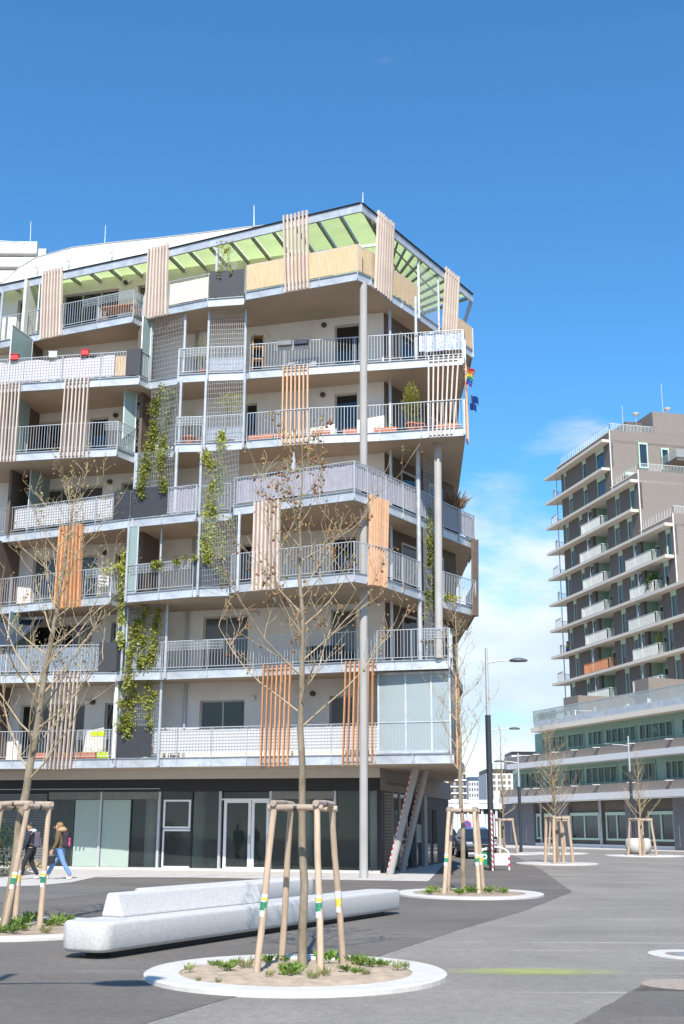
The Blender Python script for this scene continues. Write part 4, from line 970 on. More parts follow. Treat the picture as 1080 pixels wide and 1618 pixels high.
ROWS = [[('w', 891, 895), ('w', 920, 925.5), ('w', 941, 954)], [('w', 899, 905), ('w', 922, 928), ('w', 943, 956)],
        [('w', 894, 899), ('w', 915, 920), ('b', 929, 959), ('w', 972, 979), ('w', 995, 1003)], [('w', 902, 907), ('b', 927, 961), ('w', 971, 979), ('w', 991, 999)],
        [('w', 897, 902), ('w', 919, 924), ('b', 932, 964), ('w', 977, 984), ('b', 1000, 1041), ('w', 1052, 1060)], [('w', 906, 911), ('b', 930, 966), ('w', 976, 984), ('w', 997, 1003), ('b', 1007, 1045), ('w', 1049, 1057)],
        [('w', 900, 905), ('w', 923, 928), ('b', 936, 970), ('w', 982, 989), ('b', 1005, 1047), ('w', 1060, 1069)], [('w', 909, 915), ('b', 934, 972), ('w', 981, 989), ('w', 1002, 1009), ('b', 1012, 1052), ('w', 1056, 1064)],
        [('w', 904, 909), ('w', 927, 932), ('b', 940, 974), ('w', 988, 995), ('b', 1012, 1055), ('w', 1067, 1076)]]
def twindow(f, t0, t1, o, z0, z1, n=1, fr=mintl, par=None, tf=.09):
    m = MB()
    fbox(m, f, t0, t1, o - .12, o + .05, z1 - tf * 1.6, z1); fbox(m, f, t0, t1, o - .12, o + .05, z0, z0 + tf)
    for i in range(n + 1):
        c = t0 + (t1 - t0) * i / n; a = 0 if i == 0 else (-tf if i == n else -tf / 2); fbox(m, f, c + a, c + a + tf, o - .12, o + .04, z0 + tf, z1 - tf * 1.6)
    wo_ = m.build('window', fr, par or TW)
    for i in range(n):
        a = t0 + (t1 - t0) * i / n; b = t0 + (t1 - t0) * (i + 1) / n
        fbox(MB(), f, a + tf * .5, b - tf * .5, o - .08, o - .05, z0 + tf, z1 - tf * 1.6).build('pane', tglass, wo_)
def trail(f, t0, t1, o, z, h=1.05, end=1.2, mat=None):
    m = MB(); n = int((t1 - t0) / .13)
    for i in range(n + 1): m.bar(f(t0 + (t1 - t0) * i / n, o, z), f(t0 + (t1 - t0) * i / n, o, z + h), .035, .02)
    m.bar(f(t0, o, z + h), f(t1, o, z + h), .05, .04); m.bar(f(t0, o, z + .06), f(t1, o, z + .06), .05, .04)
    for tt in (t0, t1):
        k = int(end / .13)
        for i in range(k + 1): m.bar(f(tt, o - end * i / k, z), f(tt, o - end * i / k, z + h), .035, .02)
        m.bar(f(tt, o, z + h), f(tt, o - end, z + h), .05, .04)
    return m.build('balustrade', mat or M('pale_balustrade', (.60, .63, .61), .5), TW)
orange_done = False
for r in range(9):
    z1, z0 = tz[r] - .28, tz[r + 1]; te = tend[r]
    sl = MB(); # slab with pointed far end
    q = [tw_(-.0, .9), tw_(te + .0, .9), tw_(te, -9), tw_(t0w - .3, -9), tw_(t0w - .3, -4)]
    sl.prism([(p.x, p.y) for p in q], tz[r] - .28, tz[r]); sl.build('floor_slab', slabw, TW)
    ops = []
    for kd, a, b in ROWS[r]:
        zz = (z0 + z1) / 2; ops.append((t_at(a, zz), t_at(b, zz), kd))
    ops = [o for o in ops if o[1] < te - .2]
    s = t0w
    for a, b, kd in ops:
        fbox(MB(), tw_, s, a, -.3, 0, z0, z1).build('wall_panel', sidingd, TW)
        if kd == 'w':
            fbox(MB(), tw_, a, b, -.3, 0.0, z1 - .32, z1).build('lintel_box', mintl, TW); twindow(tw_, a, b, -.08, z0 + .02, z1 - .325)
        else:
            m = MB(); mid = a + (b - a) * .32
            fbox(MB(), tw_, a + .9, mid, -.3, 0, z0, z1).build('wall_panel', sidingd, TW)
            twindow(tw_, a, a + .9, -.08, z0 + .02, z1 - .02)
            fbox(m, tw_, mid, b, -1.7, -1.5, z0, z1); m.build('recess_wall', mint, TW)
            fbox(MB(), tw_, b, b + .1, -1.7, -.31, z0, z1).build('recess_side', mint, TW); fbox(MB(), tw_, mid - .1, mid, -1.7, -.31, z0, z1).build('recess_side', mint, TW)
            twindow(tw_, mid + .4, b - .4, -1.42, z0 + .02, z0 + 2.2)
            if r == 7 and kd == 'b' and not orange_done: trail(tw_, a - .2, b, .82, z0, mat=M('orange_balustrade', (.52, .22, .1), .6)); orange_done = True
            else: trail(tw_, a - .2, b, .82, z0)
            MB().tube([tw_(mid - .1, .6, z0), tw_(mid - .1, .6, z1)], .05, 8).build('balcony_post', galv, TW)
        s = b
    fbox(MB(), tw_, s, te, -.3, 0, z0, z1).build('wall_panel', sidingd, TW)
    # rear end of the storey and its little end balcony
    fbox(MB(), tw_, t0w, t0w + .3, -9, -.31, z0, z1).build('end_wall', sidingd, TW)
    c = T0 + dT * (t0w - .0)
    if r > 0:
        p0, p1, p2 = tw_(.9 + (r % 2) * .9, .55, tz[r]), tw_(.4 + (r % 2) * .9, -1.2, tz[r]), tw_(t0w, .75, tz[r])
        m = MB()
        for a_, b_ in ((p0, p2), (p0, p1)):
            n = max(2, int((b_ - a_).length / .14))
            for i in range(n + 1): p = a_.lerp(b_, i / n); m.bar(p, p + V(0, 0, 1.05), .03, .02)
            m.bar(a_ + V(0, 0, 1.05), b_ + V(0, 0, 1.05), .05, .04)
        m.build('balustrade', rail_m, TW)
    MB().tube([tw_(t0w - .9, .2, z0), tw_(t0w - .9, .2, z1)], .06, 8).build('end_post', galv, TW)
MB().prism([(p.x, p.y) for p in (tw_(0, .9), tw_(40, .9), tw_(40, -9), tw_(t0w, -9), tw_(t0w, -4))], tz[9] - .28, tz[9]).build('floor_slab', slabw, TW)
# gable walls where the tower steps down, with parapets
for i, (r0, r1, up) in enumerate(((0, 2, 1.1), (2, 4, 1.0), (4, 6, .95))):
    te = tend[r0]; zt = tz[r0] + up; zb = tz[r1]
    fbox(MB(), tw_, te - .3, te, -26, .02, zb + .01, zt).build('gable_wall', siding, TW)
    MB().bar(tw_(te + .02, .03, zb), tw_(te + .02, .03, zt), .1, .1).build('corner_trim', whiteb, TW)
    fbox(MB(), tw_, t0w - 1 if i == 0 else tend[r0 - 1] + .01, te - .31, -.2, .04, tz[r0] + .01, zt - .25).build('parapet', siding if i else sidingd, TW)
    fbox(MB(), tw_, t0w - 1 if i == 0 else tend[r0 - 1] + .01, te - .31, -.25, .06, zt - .24, zt - .12).build('parapet_cap', slabw, TW)
    m = MB(); a, b = (t0w if i == 0 else tend[r0 - 1]), te - .1
    n = int((b - a) / .5)
    for j in range(n + 1): m.bar(tw_(a + (b - a) * j / n, -.1, zt - .15), tw_(a + (b - a) * j / n, -.1, zt + .75), .03, .03)
    m.bar(tw_(a, -.1, zt + .75), tw_(b, -.1, zt + .75), .05, .04)
    n = 60 if i else 31
    for j in range(n + 1): m.bar(tw_(b, -.1 - j * .16, zt - .05), tw_(b, -.1 - j * .16, zt + .75), .03, .03)
    m.bar(tw_(b, -.1, zt + .75), tw_(b, -.1 - n * .16, zt + .75), .05, .04)
    m.build('roof_railing', M('pale_balustrade', (.60, .63, .61), .5), TW)
def gwin(te, o0, o1, z0, z1):
    m = MB(); f = lambda t, o, z=0.0: tw_(te + o, -t, z)      # along the gable
    twindow(f, o0, o1, .22, z0, z1, 1, mintl, TW, .12)
gwin(tend[0], 3.1, 4.15, tz[1] + .1, tz[0] - .1); gwin(tend[0], 5.7, 6.6, tz[1] + .1, tz[0] - .5)
fbox(MB(), tw_, tend[0] + .0, tend[0] + .8, -4.5, -1.2, tz[2] + 2.0, tz[2] + 2.3).build('canopy', mintl, TW)
# penthouse block and roof things
pf = lambda t, o, z=0.0: tw_(t, -o, z)
fbox(MB(), tw_, tend[0] - 6.3, tend[0] - .31, -26, -5.1, tz[0] + 1.12, tz[0] + 3.6).build('penthouse_wall', siding, TW)
fbox(MB(), tw_, tend[0] - 6.3, tend[0] - 2.4, -5.09, -3.2, tz[0] + .0, tz[0] + 3.1).build('penthouse_wall', sidingd, TW)
fbox(MB(), tw_, tend[0] - .3, tend[0] - .0, -26, -5.1, tz[0] + 1.11, tz[0] + 3.58).build('penthouse_gable', siding, TW)
for o_, h_ in ((2.4, 4.5), (7.2, 7.5)): MB().tube([tw_(tend[0] - 1.5, -o_, tz[0]), tw_(tend[0] - 1.5, -o_, tz[0] + h_)], [.05, .03], 6).build('mast', galv, TW)
for o_ in (4.2, 8.0):
    p = tw_(tend[0] - 2, -o_, tz[0] + (3.6 if o_ < 5 else 4.5)); MB().lathe(p, [(.02, -1.0), (.04, 0), (.35, .15), (.42, .35)], 12).build('satellite_dish', white, TW, True)
# right-hand balcony of the next step up (edge of the picture)
fbox(MB(), tw_, tend[0] + .02, tend[0] + 3.2, -16, -5.8, tz[2] + 3.2, tz[2] + 3.55).build('roof_terrace', sidingd, TW)
fbox(MB(), tw_, tend[0] + .02, tend[0] + 3.3, -16, -5.7, tz[2] + 3.551, tz[2] + 4.4).build('terrace_glass', clearg, TW)
# ---- podium
dP = V(.322, -.947).normalized(); nP = V(-dP.y * -1, 0); nP = V(dP.y, -dP.x)
P0 = V(27.2, 95.0) - dP * 30
def po(t, off=0.0, z=0.0): p = P0 + dP * t + nP * off; return V(p.x, p.y, z)
pt = lambda px, z, off=0.0: t_at(px, z, off, po, -15, 60)
PE = 46.0
def pband(px0, o0, o1, z0, z1, mat, name, zr=None): return fbox(MB(), po, pt(px0, z0, o1), PE, o0, o1, z0, z1).build(name, mat, TW)
pband(846, -9, .0, 7.95, 10.55, mint, 'podium_wall')
pband(838, -9, 1.3, 10.551, 10.95, slabw, 'terrace_slab')
pband(843, .9, 1.25, 10.951, 11.5, galv, 'terrace_upstand')
ta = pt(843, 11.5, 1.0)
for i in range(12):
    a, b = ta + (PE - ta) * i / 12, ta + (PE - ta) * (i + 1) / 12
    fbox(MB(), po, a + .03, b - .03, 1.05, 1.08, 11.45, 12.5).build('glass_balustrade', clearg, TW)
fbox(MB(), po, ta, PE, 1.03, 1.10, 12.5, 12.55).build('handrail', rail_m, TW)
fbox(MB(), po, ta, ta + .04, -8, 1.05, 11.45, 12.5).build('glass_balustrade', clearg, TW)
pband(800, .55, .9, 7.75, 8.5, siding, 'belt_wall'); pband(800, .0, 1.5, 7.25, 7.75, whiteb, 'belt_slab')
pband(811, -9, .0, 4.65, 7.249, mint, 'podium_wall')
pband(790, .55, .9, 4.60, 5.35, siding, 'belt_wall'); pband(788, .0, 1.6, 4.05, 4.6, whiteb, 'belt_slab')
pband(796, -9, -.25, 0.0, 4.04, sidingd, 'podium_wall')
for z0, z1, L_ in ((5.45, 6.95, ((824, 857, 4), (863, 884, 3), (890, 922, 3), (927, 976, 5), (983, 1037, 5), (1053, 1100, 5))), (8.75, 10.1, ((857, 893, 4), (898, 923, 3), (930, 953, 3), (958, 1006, 5), (1011, 1064, 5), (1078, 1120, 4)))):
    for a, b, n in L_: twindow(po, pt(a, (z0 + z1) / 2), pt(b, (z0 + z1) / 2), .05, z0, z1, n, mint)
for a, b in ((797, 845), (874, 899), (990, 1008), (1066, 1100)):
    fbox(MB(), po, pt(a, 2), pt(b, 2), -.24, .12, .0, 4.03).build('tiled_pier', tilem, TW)
    for j in range(3): fbox(MB(), po, pt(a, 2) + (pt(b, 2) - pt(a, 2)) * (j + 1) / 4, pt(a, 2) + (pt(b, 2) - pt(a, 2)) * (j + 1) / 4 + .04, .12, .13, .3, 1.9).build('tile_joint', whiteb, TW)
for a, b, n in ((846, 853, 1), (859, 873, 1), (900, 945, 2), (956, 991, 2), (1023, 1064, 2)):
    twindow(po, pt(a, 2), pt(b, 2), -.1, .65, 3.0, n, mintl, TW, .16)
for px in (855, 948, 950): MB().tube([po(pt(px, 2), .0, .0), po(pt(px, 2), .0, 4.04)], .08, 8).build('drainpipe', galv, TW)
pband(796, -.2, .05, .0, .3, whiteb, 'plinth')
for px in (835, 850, 880, 910, 945, 1000, 1060):
    for z in (5.35, 8.5):
        c = po(pt(px, z, .9), 1.1, z); MB().box((c.x, c.y, c.z - .05), (.7, .4, .05)).build('belt_lamp', whiteb, TW)
# partition walls and recess on the terrace
fbox(MB(), po, pt(882, 12), pt(905, 12), -7, -.6, 10.96, 13.6).build('terrace_partition', siding, TW)
fbox(MB(), po, pt(994, 12), pt(1016, 12), -7, -.6, 10.96, 13.9).build('terrace_partition', siding, TW)
fbox(MB(), tw_, t0w, 40, -.5, -.3, 10.96, tz[9] - .28).build('terrace_wall', sidingd, TW)
for a, b in ((936, 948), (958, 972), (1040, 1056)):
    twindow(tw_, t_at(a, 12.5), t_at(b, 12.5), -.22, 10.98, 13.4)
# terrace furniture
gp = 'potted shrubs at the far end of the podium terrace'
for px in (858, 867, 877):
    p = po(pt(px, 11.5, 0), .3, 10.96); pot_plant('terrace_shrub', 'potted shrub behind the glass balustrade at the far end of the podium terrace', 'plant', p, .3, .5, (.45, .45, .5), 160, leafg, M('pale_pot', (.5, .48, .45), .8), .22, .12, gp)
for px, lb in ((905, 'white terrace chair facing the white terrace table'), (912, 'white terrace chair beside the white terrace table, nearer the brown partition'), (947, 'white garden chair standing alone on the podium terrace')):
    c = chair(lb, po(pt(px, 11.5, 0), .2, 10.96), 1.0, white); c.scale = (1.2, 1.2, 1.25)
p = po(pt(922, 11.5, 0), .2, 10.96); t = thing('terrace_table', 'white square table on the podium terrace', 'table', p)
box('tabletop', (p.x, p.y, p.z + .95), (1.6, 1.6, .06), white, t)
for i in (-1, 1):
    for j in (-1, 1): box('leg', (p.x + i * .7, p.y + j * .7, p.z + .46), (.08, .08, .92), white, t)
for px, lb in ((1015, 'white lounge sofa on the podium terrace between the brown partitions'), (1072, 'white lounge sofa on the podium terrace beyond the second brown partition')):
    p = po(pt(px, 11.5, 0), -.2, 10.96); t = thing('terrace_sofa', lb, 'sofa', p); box('seat', (p.x, p.y, p.z + .35), (1.2, 2.8, .5), white, t, -.33, .08); box('backrest', (p.x + .5, p.y + .1, p.z + .75), (.25, 2.8, .7), white, t, -.33, .06)
p = po(pt(985, 11.5, 0), .0, 10.96); t = thing('terrace_armchair', 'pale round armchair on the podium terrace left of the white sofas', 'armchair', p); MB().lathe(p, [(.45, .0), (.5, .35), (.48, .45)], 14).build('seat', white, t, True); MB().box((p.x + .3, p.y, p.z + .7), (.2, .9, .6)).build('backrest', white, t, bevel=.05)
p = tw_(t_at(1027, 28), .3, tz[6] ); 
q = tw_(t_at(1036, 24.6), .4, tz[6]); pot_plant('balcony_bush', 'leafy green bush spilling over a balcony balustrade of the brown tower', 'plant', q, .3, .4, (.55, .9, .75), 700, leafg, L=.2, W=.12, zc=1.0)
q = tw_(t_at(1046, 18), .3, tz[8]); pot_plant('balcony_bush', 'slim yellow-green shrub on a low balcony of the brown tower', 'plant', q, .25, .4, (.25, .3, .8), 200, leafy, L=.2, W=.1, zc=1.4)
flag('rainbow flag hung on an end balcony of the brown tower', tw_(t0w - .6, .1, tz[7] + 1.0), [(.6, .02, .02), (.7, .2, .01), (.75, .6, .02), (.03, .3, .06), (.02, .08, .4), (.2, .03, .3)], 1.1, 1.2)
# ================================================================== FAR BUILDINGS
def far_block(label, x0, x1, ytop, d, dep, mat, rows, cols, wmat, wfrac=.45, hfrac=.55, z0=0.0, roof=None, base=None, y0=None, fr=None):
    a, b = aty(x0, ytop, d), aty(x1, ytop, d); zt = a.z; wd = b.x - a.x; cx = (a.x + b.x) / 2
    t = thing('far_building', label, 'building', (cx, d + dep / 2, 0))
    box('wall', (cx, d + dep / 2, (z0 + zt) / 2), (wd, dep, zt - z0), mat, t)
    if roof: box('roof', (cx, d + dep / 2 + .3, zt + .5), (wd * .96, dep * .9, 1.0), roof, t)
    zb = aty(x0, y0, d).z if y0 else z0 + 3; ph = (zt - zb) / rows; pw = wd / cols; me = None; mf = None
    for r in range(rows):
        for c in range(cols):
            p = V(a.x + pw * (c + .5), d - .02, zb + ph * (r + .22))
            if me is None:
                o = MB().box((p.x, p.y, p.z + ph * hfrac / 2), (pw * wfrac, .25, ph * hfrac)).build('window', wmat, t); me = o.data
                if fr: f = MB().box((p.x, p.y - .14, p.z - .06), (pw * wfrac * 1.15, .3, .14)).build('sill', fr, o); mf = f.data; rel = f.location.copy()
            else:
                o = place('window', me, p - V(0, 0, 0), t)
                if fr: f = bpy.data.objects.new('sill', mf); COL.objects.link(f); f.parent = o; f.location = rel
    return t, a, b
fwhite = M('far_white_wall', (.66, .645, .62), .85, var=.05); fbrown = M('far_brick', (.30, .215, .165), .85, var=.1); fdark = M('far_window', (.10, .115, .13), .3, var=.5, scale=.2)
bluero = M('blue_roof', (.05, .075, .13), .5)
far_block('white far-off block with rows of dark windows and a blue sloping roof', 740, 771, 1234, 300, 18, fwhite, 4, 8, fdark, .5, .5, roof=bluero, y0=1269)
far_block('white far-off block with wide beige and dark windows left of the green podium', 768, 816, 1222, 270, 16, fwhite, 3, 6, M('far_beige_window', (.20, .17, .15), .5, var=.6, scale=.25), .55, .5, roof=blackm, y0=1250)
far_block('tall white far-off block rising behind the green podium', 808, 853, 1193, 330, 16, fwhite, 5, 7, fdark, .5, .5, roof=blackm, y0=1260)
t, a, b = far_block('brown brick far-off block with white balconies beyond the apartment house corner', 700, 735, 1212, 240, 20, fbrown, 7, 3, white, .4, .5, y0=1285)
zt = a.z
for r in range(7):
    z = aty(715, 1285, 240).z + (zt - aty(715, 1285, 240).z) * r / 7
    box('balcony', (aty(722, 1250, 240).x, 239.2, z), (3.4, 1.6, .25), white, t)
# glazed low hall and graffiti wall at the end of the street
pl = aty(738, 1270, 210)
t = thing('low_hall', 'low flat-roofed glazed hall at the far end of the street', 'building', (aty(755, 1290, 210).x, 214, 0))
xa, xb = aty(700, 1290, 210).x, aty(800, 1290, 210).x; zt = aty(740, 1270, 210).z; zg = aty(740, 1278, 210).z
box('roof', ((xa + xb) / 2, 214, (zt + zg) / 2), (xb - xa, 10, zt - zg), whiteb, t); box('glazing', ((xa + xb) / 2, 214.5, zg / 2), (xb - xa - .6, 8, zg), M('far_glazing', (.07, .10, .09), .15, var=.4, scale=.3), t)
for i in range(9): box('pillar', (xa + (xb - xa) * (i + .5) / 9, 209.6, zg / 2), (.35, .35, zg), whiteb, t)
graf = M('graffiti_wall', (.30, .29, .27), .85, var=.3, scale=.5, c2=(.52, .51, .48))
zt = aty(740, 1292, 170).z; xa, xb = aty(690, 1300, 170).x, aty(775, 1300, 170).x
o = box('garden_wall', ((xa + xb) / 2, 170, zt / 2), (xb - xa, .4, zt), graf); tag(o, 'low pale concrete wall with faded graffiti at the end of the street', 'wall')
vs = []
# white stepped house behind, upper left
FL = thing('terraced_house', 'white stepped house with railed terraces behind the curved white roof', 'building', (-19, 62, 0))
for i, (y0, y1) in enumerate(((380, 400), (405, 421), (426, 446), (452, 480))):
    p, q = aty(-60, y0, 62), aty(58 - i * 3, y0 + 8, 62); pb = aty(30, y1, 62)
    box('parapet', ((p.x + q.x) / 2, 64, (q.z + .25 + pb.z) / 2), (q.x - p.x, 4, q.z + .25 - pb.z), whiteroof, FL)
    box('recess', ((p.x + q.x) / 2 - .3, 65, pb.z - .25), (q.x - p.x - .6, 3.4, .49), M('terrace_recess', (.10, .095, .09), .8), FL)
box('wall', (-20, 66, 12), (12, 3.6, 24), plaster, FL)
for i in range(1):
    p, q = aty(-60, 376, 62), aty(42, 384, 62); m = MB(); m.bar(p, q, .05, .05)
    for j in range(14): r_ = p.lerp(q, j / 13); m.bar(r_ - V(0, 0, .6), r_, .03, .03)
    m.build('roof_railing', galv_d, FL)
p = aty(52, 392, 62); box('roof_unit', (p.x, 63, p.z - .4), (1.3, 1.3, 1.1), galv_d, FL)

# ================================================================== TREES, STAKES, RINGS
def ring(label, c, rx, ry, ri, soil=True, n=48):
    t = thing('tree_ring', label, 'kerb ring', (c[0], c[1], 0))
    m = MB(); prof = [(1.0, 0), (1.0, .045), (.985, .06), (ri + .02, .06), (ri, .05), (ri, -.02)]; vs = []; k = len(prof)
    for r, z in prof:
        for j in range(n): a = 2 * math.pi * j / n; vs.append((c[0] + rx * r * math.cos(a), c[1] + ry * r * math.sin(a), z))
    m.add(vs, [(i * n + j, i * n + (j + 1) % n, (i + 1) * n + (j + 1) % n, (i + 1) * n + j) for i in range(k - 1) for j in range(n)])
    m.build('kerb', kerb_m, t)
    m = MB(); rng = random.Random(int(c[0] * 10)); vs = [(c[0], c[1], .06)]; R = [.25, .5, .75, 1.0]
    for q in R:
        for j in range(n): a = 2 * math.pi * j / n; vs.append((c[0] + rx * ri * q * math.cos(a), c[1] + ry * ri * q * math.sin(a), (.055 + rng.uniform(-.015, .02)) if q < 1 else .035))
    fs = [(0, 1 + j, 1 + (j + 1) % n) for j in range(n)] + [(1 + i * n + j, 1 + (i + 1) * n + j, 1 + (i + 1) * n + (j + 1) % n, 1 + i * n + (j + 1) % n) for i in range(3) for j in range(n)]
    m.add(vs, fs).build('soil', soil_m, t, True); return t
def tree(label, base, H, r0, crown0, seed, lean=(0, 0), nb=26, spread=1.0, fine=2, buds=250, balls=25, name='plane_tree', rise=.75):
    rng = random.Random(seed); t = thing(name, label, 'tree', base, 'young bare trees held by timber stakes')
    base = Vector(base); mt, mb_, md, mball = MB(), MB(), MB(), MB()
    K = 14; pts = []; wob = [rng.uniform(-.03, .03) for _ in range(2 * K + 2)]
    for i in range(K + 1):
        u = i / K; pts.append(base + V(lean[0] * u + wob[i], lean[1] * u + wob[K + i], H * u))
    rad = [r0 * (1 - .35 * (i / K) * 1.6) if i / K < .45 else r0 * .75 * (1 - (i / K - .45) / .62) for i in range(K + 1)]
    rad = [max(.008, x) for x in rad]; rad[0] *= 1.15
    mt.tube(pts, rad, 10)
    def at(u): f = u * K; i = min(K - 1, int(f)); return pts[i].lerp(pts[i + 1], f - i), rad[i] + (rad[i + 1] - rad[i]) * (f - i)
    tips = []
    def branch(p, d, L, r, lev):
        n = 5 if lev == 0 else 4; cur = p.copy(); pp = [cur.copy()]; dd = d.normalized()
        for i in range(n):
            dd = (dd + V(rng.uniform(-.2, .2), rng.uniform(-.2, .2), rng.uniform(-.02, .22))).normalized(); cur = cur + dd * (L / n); pp.append(cur.copy())
        mb_.tube(pp, [max(.0028, r * (1 - .75 * i / n)) for i in range(n + 1)], 5 if lev == 0 else 4, caps=False)
        tips.append((pp[-1], dd)); tips.append((pp[n - 1], dd))
        if lev < fine:
            for i in range(1, n + 1):
                for _ in range(1 if rng.random() < .8 else 0):
                    a = rng.uniform(0, 6.28); side = V(math.cos(a), math.sin(a), rng.uniform(-.1, .6)); branch(pp[i], dd * .75 + side * .75, L * rng.uniform(.28, .5), r * .45, lev + 1)
    for i in range(nb):
        u = crown0 + (.97 - crown0) * (i + rng.random() * .6) / nb; p, r = at(u); a = i * 2.4 + rng.uniform(-.5, .5)
        L = spread * (1.0 - .72 * (u - crown0) / (1 - crown0)) * rng.uniform(.7, 1.15)
        branch(p, V(math.cos(a), math.sin(a), rise * rng.uniform(.6, 1.2) + .5 * (u - crown0)), L, min(r * .36, .02), 0)
    tips.append((pts[-1], V(0, 0, 1)))
    for _ in range(buds):
        p, d = rng.choice(tips); q = p + V(rng.gauss(0, .035), rng.gauss(0, .035), rng.gauss(0, .04)); md.leaf(q, d + V(rng.uniform(-1, 1), rng.uniform(-1, 1), rng.uniform(-1, .5)), rng.uniform(.03, .07), rng.uniform(.02, .04), rng)
    for _ in range(balls):
        p, d = rng.choice(tips); q = p + V(rng.uniform(-.04, .04), rng.uniform(-.04, .04), -rng.uniform(.03, .14)); mball.tube([p, q], .003, 3, caps=False); mball.blob(q, rng.uniform(.013, .021), 6, 4, .2, rng)
    mt.build('trunk', bark, t, True); mb_.build('branches', twig_m, t, True)
    if buds: o = md.build('leaf_buds', M('olive_bud', (.33, .27, .09), .8, var=.4), t); o['kind'] = 'stuff'
    if balls: o = mball.build('seed_balls', bud_m, t, True); o['kind'] = 'stuff'
    return t
lab_m = M('green_label', (.02, .22, .11), .5); labw = M('paper_label', (.74, .74, .72), .5); laby = M('yellow_label', (.7, .55, .08), .5); strap_m = M('black_strap', (.02, .02, .02), .6)
def stakes(label, feet, top, zt, r=.038, labels=True, ox=.16):
    """four leaning posts, four cross rails; feet/top are lists of xy"""
    c = V(sum(f[0] for f in feet) / 4, sum(f[1] for f in feet) / 4, .05); t = thing('tree_stakes', label, 'tree stakes', c)
    for i in range(4):
        f, g_ = V(feet[i][0], feet[i][1], .02), V(top[i][0], top[i][1], zt)
        s = MB().tube([f, f.lerp(g_, .33) + V(.006, 0, 0), f.lerp(g_, .7) + V(-.006, 0, 0), g_], [r * 1.04, r, r * .97, r * .93], 10).build('post', stake_m, t, True)
        if labels and i != 1:
            a, b = f.lerp(g_, .34), f.lerp(g_, .47); l = MB().tube([a, b], r * 1.035, 10).build('paper_label', labw, s, True)
            u, v = f.lerp(g_, .375), f.lerp(g_, .425); MB().tube([u, v], r * 1.06, 10).build('printed_band', [lab_m, lab_m, lab_m, laby][i], l, True)
            if i != 3: u, v = f.lerp(g_, .432), f.lerp(g_, .452); MB().tube([u, v], r * 1.055, 10).build('printed_flower', laby, l, True)
    for i, j, dz in ((0, 1, .03), (2, 3, .03), (0, 2, -.02), (1, 3, -.02)):
        a, b = V(top[i][0], top[i][1], zt + dz), V(top[j][0], top[j][1], zt + dz); d = (b - a).normalized() * .07
        rl = MB().tube([a - d, a.lerp(b, .5) + V(0, 0, .006), b + d], [r * .98, r, r * .95], 10).build('cross_rail', M('grey_round_timber', (.40, .31, .235), .85, var=.2, scale=4, bump=.3), t, True)
        m0 = a.lerp(b, .5); d2 = (b - a).normalized() * .02; MB().tube([m0 - d2, m0 + d2], r * 1.1, 8).build('strap', strap_m, rl)
    return t
def square(c, h, rot): return [(c[0] + h * (i * math.cos(rot) - j * math.sin(rot)), c[1] + h * (i * math.sin(rot) + j * math.cos(rot))) for i, j in ((-1, -1), (-1, 1), (1, -1), (1, 1))]
# foreground tree
ring('white concrete ring round the foreground tree in front of the stone bench', (-.49, 14.28), 1.68, 1.82, .77)
tree('tall thin bare plane tree with brown seed balls growing from the foreground ring', (-.43, 14.62, .04), 6.35, .051, .42, 11, (-.10, .15), 22, 1.95, 2, 420, 300, rise=.62)
stakes('four pale timber stakes with green labels round the foreground tree', [(-.92, 14.06), (-.70, 15.2), (-.21, 13.88), (.04, 14.98)], [(-.76, 14.2), (-.60, 14.95), (-.27, 14.1), (-.11, 14.85)], 1.84)
# left tree
ring('white concrete ring round the tree by the walking couple', (-5.12, 20.2), 1.8, 2.1, .8)
tree('branching bare tree with olive buds beside the walking couple', (-5.33, 20.05, .04), 7.5, .078, .30, 23, (.75, .1), 30, 2.3, 2, 900, 60, rise=.75)
stakes('timber stakes with a thick cross rail round the tree by the walking couple', [(-5.12, 19.3), (-5.7, 20.2), (-4.74, 20.0), (-5.35, 20.85)], [(-4.93, 19.55), (-5.5, 20.1), (-4.72, 20.05), (-5.28, 20.6)], 1.92, .045)
# tree beyond the bench
ring('white concrete ring round the tree near the parking stand', (3.2, 31.3), 1.83, 2.3, .76)
tree('slender bare tree in front of the apartment house corner near the parking stand', (3.12, 31.6, .04), 7.6, .062, .36, 31, (-.1, 0), 30, 1.35, 2, 300, 20, rise=1.0)
stakes('timber stakes with one green label round the tree near the parking stand', [(2.53, 30.7), (2.72, 31.9), (3.40, 30.9), (3.66, 32.2)], [(2.72, 31.1), (2.86, 31.8), (3.36, 31.2), (3.5, 31.9)], 2.05, .052)
# trees further along the street
ring('thin white ring round the tree before the shop windows of the podium', (10.05, 58.2), 1.9, 2.1, .35)
tree('dense twiggy bare tree before the shop windows of the podium', (10.35, 59.3, .03), 6.4, .08, .3, 41, (-.3, 0), 46, 1.75, 2, 420, 60, rise=.6)
stakes('timber stakes round the twiggy tree before the podium windows', square((10.3, 59.0), .48, .3), square((10.3, 59.0), .38, .3), 2.1, .075, False)
ring('thin white ring beside the big concrete tub', (18.5, 76.0), 2.4, 2.4, .3)
tree('small bare tree beside the big concrete tub', (18.4, 76.2, .03), 6.2, .08, .3, 53, (0, 0), 30, 1.6, 2, 200, 20)
stakes('timber stakes round the small tree beside the concrete tub', square((18.4, 76.2), .6, .4), square((18.4, 76.2), .45, .4), 2.15, .075, False)
ring('white ring behind the twiggy tree, closer to the podium', (14.0, 82.5), 2.3, 2.6, .3)
stakes('empty timber stakes standing behind the twiggy tree, closer to the podium', square((14.5, 82.4), .6, .2), square((14.5, 82.4), .42, .2), 2.15, .075, False)
ring('white ring by the far corner of the podium', (10.9, 80.0), 1.9, 2.2, .3)
tree('pale bare sapling by the far corner of the podium', (10.6, 81.0, .03), 8.2, .07, .28, 67, (0, 0), 34, 1.5, 2, 100, 0)
